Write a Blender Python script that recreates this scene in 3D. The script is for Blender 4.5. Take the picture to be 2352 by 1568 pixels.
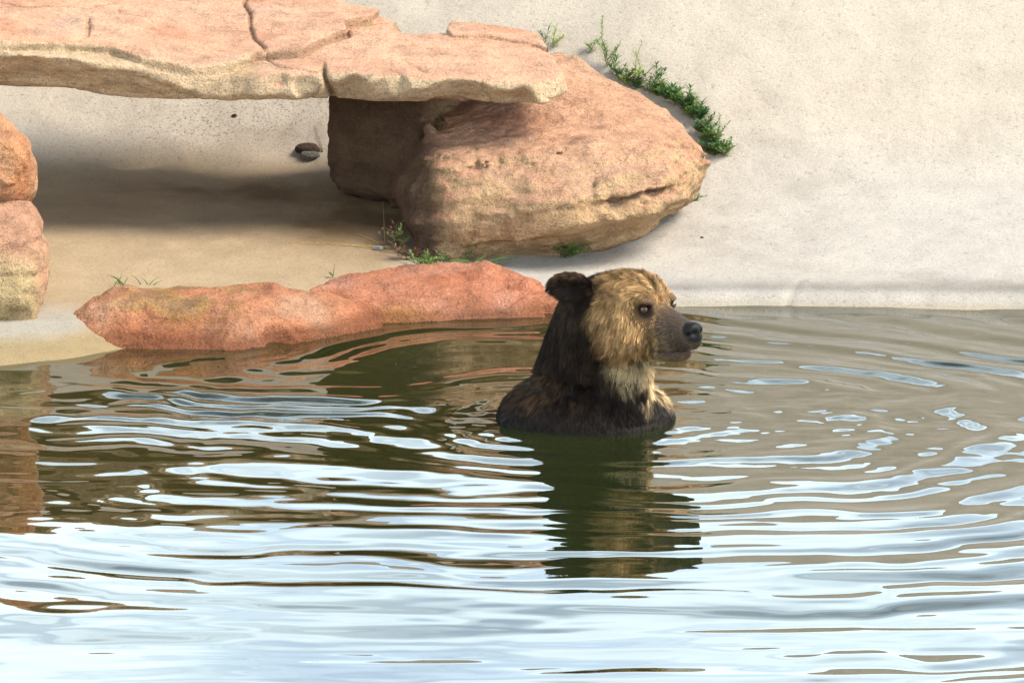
import bpy, bmesh, math, random
import numpy as np
from mathutils import Vector, Matrix, kdtree

for o in list(bpy.data.objects):
    bpy.data.objects.remove(o)
scene = bpy.context.scene
col = scene.collection
random.seed(7)
rng = np.random.default_rng(11)

# ------------------------------------------------------------------ camera, sky, sun, exposure
CAM_H, PITCH, FPX = 2.72, math.radians(9.9), 9968.0      # focal length in pixels of a 2352 px wide picture
cam_d = bpy.data.cameras.new('camera')
cam = bpy.data.objects.new('camera', cam_d)
col.objects.link(cam)
cam.location = (0, 0, CAM_H)
cam.rotation_euler = (math.pi / 2 - PITCH, 0, 0)
cam_d.sensor_width = 36.0
cam_d.lens = 36.0 * FPX / 2352.0
cam_d.clip_start, cam_d.clip_end = 0.5, 2000.0
scene.camera = cam

SUN_DIR = Vector((0.62, -0.15, 0.77)).normalized()        # towards the sun
sun_el = math.asin(SUN_DIR.z)
sun_az = math.atan2(SUN_DIR.x, SUN_DIR.y)
world = bpy.data.worlds.new('World')
scene.world = world
world.use_nodes = True
nt = world.node_tree
nt.nodes.clear()
def N(tree, kind, **kw):
    n = tree.nodes.new(kind)
    for k, v in kw.items():
        if k.startswith('in_'):
            n.inputs[k[3:].replace('_', ' ')].default_value = v
        else:
            setattr(n, k, v)
    return n
def math_node(tree, op, a, b=None, clamp=False):
    n = tree.nodes.new('ShaderNodeMath'); n.operation = op; n.use_clamp = clamp
    for i, v in enumerate((a, b)):
        if v is None: continue
        if isinstance(v, (int, float)): n.inputs[i].default_value = v
        else: tree.links.new(v, n.inputs[i])
    return n.outputs[0]
def mix_rgb(tree, fac, a, b, blend='MIX'):
    n = tree.nodes.new('ShaderNodeMix'); n.data_type = 'RGBA'; n.blend_type = blend
    for i, v in ((0, fac), (6, a), (7, b)):
        if isinstance(v, (int, float)): n.inputs[i].default_value = v
        elif isinstance(v, (tuple, list)): n.inputs[i].default_value = tuple(v) + ((1,) if len(v) == 3 else ())
        else: tree.links.new(v, n.inputs[i])
    return n.outputs[2]
def ramp(tree, fac, stops):
    n = tree.nodes.new('ShaderNodeValToRGB')
    e = n.color_ramp.elements
    while len(e) < len(stops): e.new(0.5)
    for el, (p, c) in zip(e, stops):
        el.position = p
        el.color = (c, c, c, 1) if isinstance(c, (int, float)) else tuple(c) + (1,)
    tree.links.new(fac, n.inputs[0])
    return n.outputs[0]

sky = N(nt, 'ShaderNodeTexSky', sky_type='NISHITA', sun_disc=False, sun_elevation=sun_el, sun_rotation=sun_az,
        air_density=1.0, dust_density=1.0, ozone_density=1.5)
tc = N(nt, 'ShaderNodeTexCoord')
sep = N(nt, 'ShaderNodeSeparateXYZ')
nt.links.new(tc.outputs['Generated'], sep.inputs[0])
zc = math_node(nt, 'MAXIMUM', sep.outputs['Z'], 0.0)
den = math_node(nt, 'ADD', zc, 0.16)
comb = N(nt, 'ShaderNodeCombineXYZ')
nt.links.new(math_node(nt, 'DIVIDE', sep.outputs['X'], den), comb.inputs[0])
nt.links.new(math_node(nt, 'DIVIDE', sep.outputs['Y'], den), comb.inputs[1])
cn = N(nt, 'ShaderNodeTexNoise', in_Scale=2.0, in_Detail=6.0, in_Roughness=0.55, in_Distortion=0.5)
nt.links.new(comb.outputs[0], cn.inputs['Vector'])
low = math_node(nt, 'MULTIPLY', math_node(nt, 'SUBTRACT', 0.52, zc, True), 0.72)    # cloud banks gather towards the horizon
cov = math_node(nt, 'ADD', cn.outputs[0], low)
mask = ramp(nt, cov, [(0.50, 0.0), (0.62, 0.45), (0.74, 1.0)])
CLOUD = 27.5
thin = mix_rgb(nt, math_node(nt, 'MULTIPLY', low, 2.5, True), sky.outputs[0], (17.5, 23.0, 29.5))     # hazy blue between the clouds
skycol = mix_rgb(nt, mask, thin, (CLOUD * 0.80, CLOUD * 0.96, CLOUD * 1.04))
bg = N(nt, 'ShaderNodeBackground', in_Strength=0.1)
nt.links.new(skycol, bg.inputs['Color'])
wo = N(nt, 'ShaderNodeOutputWorld')
nt.links.new(bg.outputs[0], wo.inputs[0])

sun_d = bpy.data.lights.new('sun', 'SUN')
sun_d.energy = 5.0
sun_d.angle = math.radians(27.0)
sun_d.color = (1.0, 0.93, 0.82)
sun = bpy.data.objects.new('sun', sun_d)
col.objects.link(sun)
sun.location = (6, -4, 12)
sun.rotation_euler = SUN_DIR.to_track_quat('Z', 'Y').to_euler()

scene.view_settings.view_transform = 'Standard'
scene.view_settings.look = 'None'
scene.view_settings.gamma = 1.0
scene.view_settings.exposure = 0.42
scene.render.engine = 'CYCLES'
cy = scene.cycles
cy.use_denoising = True
cy.max_bounces = 8
cy.diffuse_bounces = 3
cy.glossy_bounces = 4
cy.transmission_bounces = 6
cy.transparent_max_bounces = 10
cy.sample_clamp_indirect = 8.0

# ------------------------------------------------------------------ helpers
def W(px, py, Y):
    """World point seen at (px, py) of the 2352 px wide photograph, at world distance Y."""
    a = (px - 1176.0) / FPX
    v = -(py - 784.0) / FPX
    dy = math.cos(PITCH) + v * math.sin(PITCH)
    dz = -math.sin(PITCH) + v * math.cos(PITCH)
    t = Y / dy
    return np.array([a * t, Y, CAM_H + dz * t])

def _hash(ix, iy, iz):
    h = (ix.astype(np.uint32) * np.uint32(0x8da6b343)) ^ (iy.astype(np.uint32) * np.uint32(0xd8163841)) ^ (iz.astype(np.uint32) * np.uint32(0xcb1ab31f))
    h ^= h >> np.uint32(15); h *= np.uint32(0x2c1b3c6d); h ^= h >> np.uint32(12); h *= np.uint32(0x297a2d39); h ^= h >> np.uint32(15)
    return (h & np.uint32(0xffffff)).astype(np.float32) * np.float32(2.0 / 0xffffff) - np.float32(1.0)

def vnoise(x, y, z):
    """Value noise in -1..1, smooth."""
    x = np.asarray(x, np.float32); y = np.asarray(y, np.float32); z = np.asarray(z, np.float32)
    x, y, z = np.broadcast_arrays(x, y, z)
    fx, fy, fz = np.floor(x), np.floor(y), np.floor(z)
    ix, iy, iz = fx.astype(np.int64), fy.astype(np.int64), fz.astype(np.int64)
    u, v, w = x - fx, y - fy, z - fz
    u = u * u * u * (u * (u * 6 - 15) + 10); v = v * v * v * (v * (v * 6 - 15) + 10); w = w * w * w * (w * (w * 6 - 15) + 10)
    r = 0
    for dx in (0, 1):
        wx = u if dx else 1 - u
        for dy in (0, 1):
            wy = v if dy else 1 - v
            for dz in (0, 1):
                wz = w if dz else 1 - w
                r = r + wx * wy * wz * _hash(ix + dx, iy + dy, iz + dz)
    return r

def fbm(x, y, z, f=1.0, octv=4, gain=0.5, ridged=False):
    s, a, tot = 0, 1.0, 0.0
    for i in range(octv):
        n = vnoise(np.asarray(x) * f + 17.3 * i, np.asarray(y) * f - 9.1 * i, np.asarray(z) * f + 4.7 * i)
        if ridged: n = 1 - 2 * np.abs(n)
        s = s + a * n; tot += a; a *= gain; f *= 2.03
    return s / tot

def sstep(a, b, x):
    t = np.clip((x - a) / (b - a), 0, 1)
    return t * t * (3 - 2 * t)

def surface_nets(v, org, h):
    s = v < 0
    nx, ny, nz = v.shape
    cnt = np.zeros((nx - 1, ny - 1, nz - 1), np.int8)
    cor = [(i, j, k) for i in (0, 1) for j in (0, 1) for k in (0, 1)]
    for i, j, k in cor:
        cnt += s[i:nx - 1 + i, j:ny - 1 + j, k:nz - 1 + k]
    act = (cnt > 0) & (cnt < 8)
    I = np.argwhere(act)
    idx = np.full(act.shape, -1, np.int64)
    idx[act] = np.arange(len(I))
    cv = {c: v[I[:, 0] + c[0], I[:, 1] + c[1], I[:, 2] + c[2]] for c in cor}
    acc = np.zeros((len(I), 3)); num = np.zeros(len(I))
    for a in cor:
        for ax in range(3):
            if a[ax] == 0:
                b = list(a); b[ax] = 1; b = tuple(b)
                va, vb = cv[a], cv[b]
                m = (va < 0) != (vb < 0)
                t = np.where(m, va / np.where(m, va - vb, 1), 0)
                p = np.tile(np.array(a, float), (len(I), 1))
                p[:, ax] += t
                acc[m] += p[m]; num[m] += 1
    verts = (I + acc / num[:, None]) * h + np.asarray(org)
    quads = []
    for ax in range(3):
        sl0 = [slice(None)] * 3; sl1 = [slice(None)] * 3
        sl0[ax] = slice(0, -1); sl1[ax] = slice(1, None)
        d = s[tuple(sl0)] != s[tuple(sl1)]
        E = np.argwhere(d)
        o1, o2 = [a for a in range(3) if a != ax]
        ok = (E[:, o1] > 0) & (E[:, o2] > 0) & (E[:, o1] < v.shape[o1] - 1) & (E[:, o2] < v.shape[o2] - 1)
        E = E[ok]
        def cell(a, b):
            c = E.copy(); c[:, o1] += a; c[:, o2] += b
            return idx[c[:, 0], c[:, 1], c[:, 2]]
        q = np.stack([cell(-1, -1), cell(0, -1), cell(0, 0), cell(-1, 0)], 1)
        inside0 = s[E[:, 0], E[:, 1], E[:, 2]]
        flip = inside0 if ax == 1 else ~inside0
        q[flip] = q[flip][:, ::-1]
        quads.append(q)
    q = np.concatenate(quads)
    return verts, q[(q >= 0).all(1)]

def np_mesh(name, verts, faces, mat, smooth=True, colors=None):
    me = bpy.data.meshes.new(name)
    verts = np.asarray(verts, np.float32); faces = np.asarray(faces, np.int32)
    n, k = faces.shape
    me.vertices.add(len(verts)); me.vertices.foreach_set('co', verts.ravel())
    me.loops.add(n * k); me.loops.foreach_set('vertex_index', faces.ravel())
    me.polygons.add(n)
    me.polygons.foreach_set('loop_start', np.arange(0, n * k, k, dtype=np.int32))
    me.polygons.foreach_set('use_smooth', np.full(n, smooth))
    me.update(calc_edges=True)
    if colors is not None:
        c = np.ones((len(verts), 4), np.float32); c[:, :colors.shape[1]] = colors
        at = me.color_attributes.new('tint', 'FLOAT_COLOR', 'POINT')
        at.data.foreach_set('color', c.ravel())
    me.materials.append(mat)
    return me

def vert_normals(v, q):
    n = np.cross(v[q[:, 2]] - v[q[:, 0]], v[q[:, 3]] - v[q[:, 1]]) if q.shape[1] == 4 else np.cross(v[q[:, 1]] - v[q[:, 0]], v[q[:, 2]] - v[q[:, 0]])
    out = np.zeros_like(v)
    for i in range(q.shape[1]):
        for a in range(3):
            out[:, a] += np.bincount(q[:, i], n[:, a], len(v))
    return out / np.maximum(np.linalg.norm(out, axis=1, keepdims=True), 1e-12)

def obj(name, me, parent=None, loc=None):
    o = bpy.data.objects.new(name, me)
    col.objects.link(o)
    if parent is not None: o.parent = parent
    if loc is not None: o.location = loc
    return o

def tag(o, label, cat, group=None, kind=None):
    o['label'] = label; o['category'] = cat
    if group: o['group'] = group
    if kind: o['kind'] = kind
    return o

def centre_mesh(o):
    """Move an object's origin to the middle of its base."""
    me = o.data
    v = np.empty(len(me.vertices) * 3, np.float32); me.vertices.foreach_get('co', v); v = v.reshape(-1, 3)
    b = np.array([(v[:, 0].min() + v[:, 0].max()) / 2, (v[:, 1].min() + v[:, 1].max()) / 2, v[:, 2].min()], np.float32)
    me.vertices.foreach_set('co', (v - b).ravel()); me.update()
    o.location = b.tolist()

def poly_sdf(x, y, poly):
    poly = np.asarray(poly, float)
    d = np.full(x.shape, 1e9); inside = np.zeros(x.shape, bool)
    for i in range(len(poly)):
        a, b = poly[i], poly[(i + 1) % len(poly)]
        e = b - a
        t = np.clip(((x - a[0]) * e[0] + (y - a[1]) * e[1]) / (e @ e), 0, 1)
        d = np.minimum(d, (x - a[0] - t * e[0]) ** 2 + (y - a[1] - t * e[1]) ** 2)
        c = ((a[1] <= y) & (b[1] > y)) | ((b[1] <= y) & (a[1] > y))
        xi = a[0] + (y - a[1]) * e[0] / (e[1] if abs(e[1]) > 1e-12 else 1e-12)
        inside ^= c & (x < xi)
    d = np.sqrt(d)
    return np.where(inside, -d, d)

def line_dist(x, y, pts):
    d = np.full(x.shape, 1e9)
    for a, b in zip(pts[:-1], pts[1:]):
        a = np.asarray(a, float); e = np.asarray(b, float) - a
        t = np.clip(((x - a[0]) * e[0] + (y - a[1]) * e[1]) / (e @ e), 0, 1)
        d = np.minimum(d, np.hypot(x - a[0] - t * e[0], y - a[1] - t * e[1]))
    return d

def hull_planes(pts):
    bm = bmesh.new()
    for p in pts: bm.verts.new(p)
    bmesh.ops.convex_hull(bm, input=bm.verts)
    bm.normal_update()
    c = sum((v.co for v in bm.verts), Vector()) / len(bm.verts)
    pl = []
    for f in bm.faces:
        n = f.normal.copy()
        if n.length < 0.5: continue
        d = n.dot(f.verts[0].co)
        if n.dot(c) > d: n, d = -n, -d
        if not any(n.dot(m) > 0.9995 and abs(d - e) < 1e-3 for m, e in pl):
            pl.append((n, d))
    bm.free()
    return pl

def hull_sdf(x, y, z, pts, k):
    """Rounded convex hull: log-sum-exp of its face distances."""
    pl = hull_planes(pts)
    m = None
    for n, d in pl:
        q = (n.x * x + n.y * y + n.z * z - d).astype(np.float32)
        m = q if m is None else np.maximum(m, q)
    s = 0
    for n, d in pl:
        s = s + np.exp(np.clip((n.x * x + n.y * y + n.z * z - d - m) / k, -40, 0))
    return m + k * np.log(s) - k * 0.7

def smin(a, b, k):
    h = np.clip(0.5 + 0.5 * (b - a) / k, 0, 1)
    return b + (a - b) * h - k * h * (1 - h)
def smax(a, b, k): return -smin(-a, -b, k)

def grid(lo, hi, h):
    ax = [np.arange(l, u + h, h, dtype=np.float32) for l, u in zip(lo, hi)]
    return ax[0][:, None, None], ax[1][None, :, None], ax[2][None, None, :]

# ------------------------------------------------------------------ materials
def new_mat(name):
    m = bpy.data.materials.new(name)
    m.use_nodes = True
    t = m.node_tree
    t.nodes.clear()
    out = t.nodes.new('ShaderNodeOutputMaterial')
    b = t.nodes.new('ShaderNodeBsdfPrincipled')
    t.links.new(b.outputs[0], out.inputs[0])
    return m, t, b, out

def noise(t, vec, scale, detail=5.0, rough=0.6, dist=0.0):
    n = N(t, 'ShaderNodeTexNoise', in_Scale=scale, in_Detail=detail, in_Roughness=rough, in_Distortion=dist)
    t.links.new(vec, n.inputs['Vector'])
    return n.outputs[0]

def bump(t, b, h, strength, dist, prev=None):
    n = N(t, 'ShaderNodeBump', in_Strength=strength, in_Distance=dist)
    t.links.new(h, n.inputs['Height'])
    if prev is not None: t.links.new(prev, n.inputs['Normal'])
    return n.outputs[0]

def rock_material(name, speck=0.55, grain=150.0):
    m, t, b, _ = new_mat(name)
    geo = N(t, 'ShaderNodeNewGeometry')
    P = geo.outputs['Position']
    at = N(t, 'ShaderNodeAttribute', attribute_name='tint')
    n1 = noise(t, P, 9.0, 6, 0.65)
    n2 = noise(t, P, grain, 3, 0.7)
    n3 = noise(t, P, 55.0, 4, 0.7)
    v1 = ramp(t, n1, [(0.28, 0.70), (0.5, 1.0), (0.75, 1.22)])
    c = mix_rgb(t, 1.0, at.outputs['Color'], v1, 'MULTIPLY')
    v2 = ramp(t, n2, [(0.30, 1.0 - speck * 1.2), (0.43, 0.90), (0.56, 1.06), (0.72, 1.0 + speck)])
    c = mix_rgb(t, 1.0, c, v2, 'MULTIPLY')
    dk = ramp(t, n3, [(0.32, 1.0), (0.42, 0.0)])
    c = mix_rgb(t, math_node(t, 'MULTIPLY', dk, 0.42), c, (0.09, 0.05, 0.035))
    wh = ramp(t, noise(t, P, 36.0, 4, 0.75), [(0.71, 0.0), (0.76, 1.0)])
    c = mix_rgb(t, math_node(t, 'MULTIPLY', wh, 0.6), c, (0.68, 0.60, 0.53))
    mp = N(t, 'ShaderNodeMapping'); mp.inputs['Scale'].default_value = (1.0, 1.0, 6.0); mp.inputs['Rotation'].default_value = (0.06, 0.12, 0.0)
    t.links.new(P, mp.inputs['Vector'])
    nst = noise(t, mp.outputs[0], 7.0, 6, 0.65, 0.6)
    c = mix_rgb(t, 1.0, c, ramp(t, nst, [(0.32, 0.74), (0.46, 1.0), (0.62, 1.03), (0.74, 1.16)]), 'MULTIPLY')
    t.links.new(c, b.inputs['Base Color'])
    b.inputs['Roughness'].default_value = 0.85
    b.inputs['Specular IOR Level'].default_value = 0.25
    vc = N(t, 'ShaderNodeTexVoronoi', feature='DISTANCE_TO_EDGE', in_Scale=9.0)
    wv = mix_rgb(t, 0.12, P, N(t, 'ShaderNodeTexNoise', in_Scale=14.0, in_Detail=4.0).outputs['Color'])
    t.links.new(wv, vc.inputs['Vector'])
    crk = ramp(t, vc.outputs['Distance'], [(0.0, 0.0), (0.035, 1.0)])
    nb = bump(t, b, crk, 0.35, 0.010)
    nb = bump(t, b, n2, 0.8, 0.008, nb)
    nb = bump(t, b, n3, 0.85, 0.020, nb)
    nb = bump(t, b, n1, 0.6, 0.05, nb)
    t.links.new(nb, b.inputs['Normal'])
    return m
# ------------------------------------------------------------------ the bank (one ground sheet: pool floor, apron, cave floor, wall, plateau)
STX = [-3.6, -1.85, -1.62, -1.33, -0.45, 0.15, 0.9, 2.6]
KEYS = [  # (Y, z): shore, lip, apron, floor, wall foot, wall, wall, wall top
    [(14.95, 0), (15.46, .10), (16.3, .15), (17.33, .21), (18.2, .30), (18.57, .56), (18.95, .92), (19.45, 1.42)],
    [(15.03, 0), (15.46, .10), (16.3, .14), (17.33, .21), (18.2, .30), (18.57, .56), (18.95, .92), (19.45, 1.42)],
    [(15.20, 0), (15.60, .075), (16.3, .12), (17.33, .20), (18.2, .30), (18.57, .56), (18.95, .92), (19.45, 1.42)],
    [(15.55, 0), (15.90, .06), (16.3, .10), (17.33, .20), (18.2, .30), (18.57, .56), (18.95, .92), (19.45, 1.42)],
    [(16.10, 0), (16.35, .05), (16.6, .10), (17.30, .20), (18.03, .31), (18.42, .57), (18.82, .94), (19.32, 1.42)],
    [(16.36, 0), (16.46, .05), (16.84, .10), (17.33, .20), (17.90, .31), (18.26, .55), (18.70, .92), (19.20, 1.41)],
    [(16.39, 0), (16.46, .06), (16.84, .10), (17.33, .20), (17.75, .32), (18.1, .55), (18.55, .92), (19.05, 1.40)],
    [(16.24, 0), (16.36, .06), (16.84, .11), (17.33, .21), (17.75, .33), (18.1, .56), (18.55, .92), (19.05, 1.40)],
]
KEYS = np.array(KEYS)
def bank_col(x, Y):
    xs = x + np.array([-.4, -.2, 0, .2, .4])                 # round off the bends of the wall
    ky = np.array([np.interp(xs if k > 2 else x + .12 * (xs - x), STX, KEYS[:, k, 0]).mean() for k in range(8)])
    kz = np.array([np.interp(xs, STX, KEYS[:, k, 1]).mean() for k in range(8)])
    sh = ky[0]
    ky = np.concatenate([[-1000, 3.6, 4.4, 6.2, sh - 3.2, sh - 1.6, sh - .5], ky, [ky[-1] + .6, 40, 1500]])
    kz = np.concatenate([[1.1, 1.1, 1.0, -1.15, -1.15, -.62, -.17], kz, [1.48, 1.5, 1.5]])
    z = 0
    for d, w in ((-.09, .15), (-.045, .2), (0, .3), (.045, .2), (.09, .15)):
        z = z + w * np.interp(Y + d, ky, kz)
    zs = np.interp(Y, ky, kz)
    z = np.where(np.abs(Y - ky[8]) < .12, zs * .7 + z * .3, z)          # keep the lip above the water line crisp
    side = sstep(6.5, 8.5, abs(x))
    return z * (1 - side) + np.maximum(z, 1.3) * side

def geo_axis(lo, hi, h, outs_lo, outs_hi):
    return np.array(outs_lo + list(np.arange(lo, hi + h / 2, h)) + outs_hi)
bx = geo_axis(-3.1, 3.1, 0.016, [-900, -300, -100, -40, -20, -12, -9, -8.2, -7.5, -6.8, -6, -5.2, -4.6, -4.1, -3.7, -3.4, -3.2],
              [3.2, 3.4, 3.7, 4.1, 4.6, 5.2, 6, 6.8, 7.5, 8.2, 9, 12, 20, 40, 100, 300, 900])
by = geo_axis(14.4, 19.9, 0.016, [-500, -100, -20, -5, 0, 2, 3.4, 3.6, 3.9, 4.4, 5, 5.6, 6.2, 7, 8, 9, 10, 11, 11.6, 12, 12.4, 12.8, 13.2, 13.6, 13.9, 14.15, 14.3],
              [20.0, 20.3, 21, 22, 24, 28, 36, 50, 90, 200, 500, 1200])
BZ = np.stack([bank_col(x, by) for x in bx])
GX, GY = np.meshgrid(bx, by, indexing='ij')
near = (np.abs(GX) < 4) & (GY > 13.5) & (GY < 20.5)
RX, RY = GX * .77 - GY * .64, GX * .64 + GY * .77
un = fbm(RX, RY, BZ * .8, 1.5, 4) * 0.018 + fbm(RX, RY, BZ, 7.0, 4) * 0.007
mott = fbm(GX, GY, BZ, 22.0, 4, 0.6) * 0.0035                              # trowelled, gritty concrete skin
wall_part = sstep(0.25, 0.5, BZ)
BZ = BZ + np.where(near, un * sstep(-.02, .15, BZ) + mott * (0.5 + 0.8 * wall_part), 0)
# crease where the cave floor meets the wall, and a scour lip on the left
crk = line_dist(GX, GY, [(-1.85, 18.12), (-1.5, 18.2), (-1.1, 18.24), (-.7, 18.18), (-.5, 18.2)])
BZ = BZ - 0.022 * np.exp(-(crk / 0.03) ** 2) * sstep(-.3, .25, fbm(GX, GY, 0 * GX, 2.5, 3) + .2)
cr2 = line_dist(GX, GY, [(1.045, 16.34), (1.07, 16.42), (1.10, 16.50), (1.12, 16.56)])
BZ = BZ - 0.012 * np.exp(-(cr2 / 0.010) ** 2)
# the raised lip along the right hand water line
lipn = fbm(GX, GY, 0 * GX, 9, 4)
BZ = BZ + 0.012 * sstep(.05, .3, GX) * np.exp(-((BZ - .035) / .022) ** 2) * (0.6 + lipn)
nx_, ny_ = len(bx), len(by)
ii = np.arange(nx_ * ny_).reshape(nx_, ny_)
bq = np.stack([ii[:-1, :-1], ii[1:, :-1], ii[1:, 1:], ii[:-1, 1:]], -1).reshape(-1, 4)
bv = np.stack([GX, GY, BZ], -1).reshape(-1, 3)

def bank_z(x, Y):
    i = np.clip(np.searchsorted(bx, x) - 1, 0, nx_ - 2); j = np.clip(np.searchsorted(by, Y) - 1, 0, ny_ - 2)
    u = (x - bx[i]) / (bx[i + 1] - bx[i]); v = (Y - by[j]) / (by[j + 1] - by[j])
    return (BZ[i, j] * (1 - u) * (1 - v) + BZ[i + 1, j] * u * (1 - v) + BZ[i, j + 1] * (1 - u) * v + BZ[i + 1, j + 1] * u * v)

def ground_hit(px, py):
    """Where the sight line through a photo pixel meets the bank."""
    Ys = np.arange(14.5, 19.8, 0.01)
    for Y in Ys:
        p = W(px, py, Y)
        if p[2] <= bank_z(p[0], Y): return p
    return p

# pigment: warm beige gunite, greyer on the apron, silt-brown near the water, dirt and painted shade under the ledge
n_a = fbm(RX, RY, BZ, 0.9, 4); n_b = fbm(RX, RY * 1.2, BZ, 3.2, 5, .6); n_c = fbm(GX * .6 + .3 * GY, GY * 2.2 - .4 * GX, BZ * 2.2, 6, 4, .6)
base = np.empty(GX.shape + (3,))
cream = np.array([.415, .352, .280]); grey = np.array([.395, .358, .312]); tan = np.array([.330, .240, .140]); silt = np.array([.27, .20, .105]); dirt_shade = np.array([.125, .070, .027])
wall_w = sstep(.18, .62, BZ + n_a * .1)[..., None]
base = grey * (1 - wall_w) + cream * wall_w
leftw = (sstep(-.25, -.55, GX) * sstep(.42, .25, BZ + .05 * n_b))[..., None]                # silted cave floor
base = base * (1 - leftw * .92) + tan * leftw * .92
dirt_shade_w = np.exp(-(((GX + .55) / .42) ** 2 + ((GY - 17.25) / .5) ** 2)) + .7 * np.exp(-(((GX + 1.25) / .75) ** 2 + ((GY - 17.75) / .38) ** 2)) + .35 * np.exp(-(((GX + 1.0) / .8) ** 2 + ((GY - 18.3) / .12) ** 2))  # brown soil by the boulder, plus hollow shade put into the floor colour
dirt_shade_w = np.clip(dirt_shade_w * (0.85 + 1.0 * n_b), 0, 1)[..., None] * .85
base = base * (1 - dirt_shade_w) + dirt_shade * dirt_shade_w
stain = np.clip(sstep(.05, .5, n_b) * .35 * sstep(.6, .2, BZ) + sstep(.1, .6, n_c) * .10, 0, 1)[..., None]
base = base * (1 - stain) + base * np.array([.74, .72, .68]) * stain
apron = (sstep(-1.50, -1.62, GX + .05 * n_b) * sstep(15.95, 15.6, GY))[..., None]
base = base * (1 - apron) + np.array([.31, .28, .228]) * apron
siltw = (sstep(.062, .025, BZ + .02 * n_b) * sstep(.55, .2, GX) + .45 * sstep(.035, .0, BZ + .012 * n_b) * sstep(.2, .55, GX))[..., None]
base = base * (1 - siltw) + silt * siltw
band = (sstep(.2, .5, GX) * np.exp(-((BZ - .058 - .006 * n_b) / .012) ** 2))[..., None]      # tide line on the right
base = base * (1 - .35 * band)
deep = sstep(-.05, -.7, BZ)[..., None]
base = base * (1 - deep) + np.array([.058, .070, .020]) * deep
far = (~near)[..., None]
base = np.where(far & (BZ[..., None] > .2), np.array([.42, .36, .27]), base)

crumbs = np.exp(-(((GX + 1.15) / .75) ** 2 + ((GY - 18.42) / .22) ** 2)) * .95 + .35 * np.exp(-(((GX + .9) / .8) ** 2 + ((GY - 17.2) / .7) ** 2)) + .03
crumbs = np.clip(crumbs * (1 + .8 * n_a), 0.04, 1)
base = np.concatenate([base, crumbs[..., None]], -1)
def concrete_material():
    m, t, b, _ = new_mat('concrete')
    P = N(t, 'ShaderNodeNewGeometry').outputs['Position']
    at = N(t, 'ShaderNodeAttribute', attribute_name='tint')
    mp = N(t, 'ShaderNodeMapping'); mp.inputs['Scale'].default_value = (1.0, 1.0, 1.15)
    t.links.new(P, mp.inputs['Vector'])
    n1 = noise(t, P, 5.0, 6, .6); n2 = noise(t, P, 120.0, 4, .75); n3 = noise(t, mp.outputs[0], 42.0, 5, .7)
    c = mix_rgb(t, 1.0, at.outputs['Color'], ramp(t, n1, [(.3, .90), (.5, 1.0), (.72, 1.08)]), 'MULTIPLY')
    c = mix_rgb(t, 1.0, c, ramp(t, n2, [(.30, .72), (.46, .97), (.7, 1.12)]), 'MULTIPLY')
    pit = ramp(t, n3, [(.33, 1.0), (.42, 0.0)])
    c = mix_rgb(t, math_node(t, 'MULTIPLY', pit, .45), c, (.17, .12, .075))
    # sparse dark crumbs, thicker on the cave's back wall
    lvl = math_node(t, 'ADD', noise(t, mp.outputs[0], 95.0, 4, .7), math_node(t, 'MULTIPLY', at.outputs['Alpha'], .11))
    crumb = ramp(t, lvl, [(.66, 0.0), (.71, 1.0)])
    c = mix_rgb(t, math_node(t, 'MULTIPLY', crumb, .7), c, (.085, .048, .028))
    t.links.new(c, b.inputs['Base Color'])
    b.inputs['Roughness'].default_value = .9
    b.inputs['Specular IOR Level'].default_value = .2
    nb = bump(t, b, n2, .45, .005)
    nb = bump(t, b, n3, .55, .010, nb)
    t.links.new(nb, b.inputs['Normal'])
    return m
M_CONC = concrete_material()
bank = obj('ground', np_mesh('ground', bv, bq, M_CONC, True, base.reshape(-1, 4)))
tag(bank, 'smooth beige concrete bank sloping up from the pool', 'bank', kind='structure')

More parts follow.
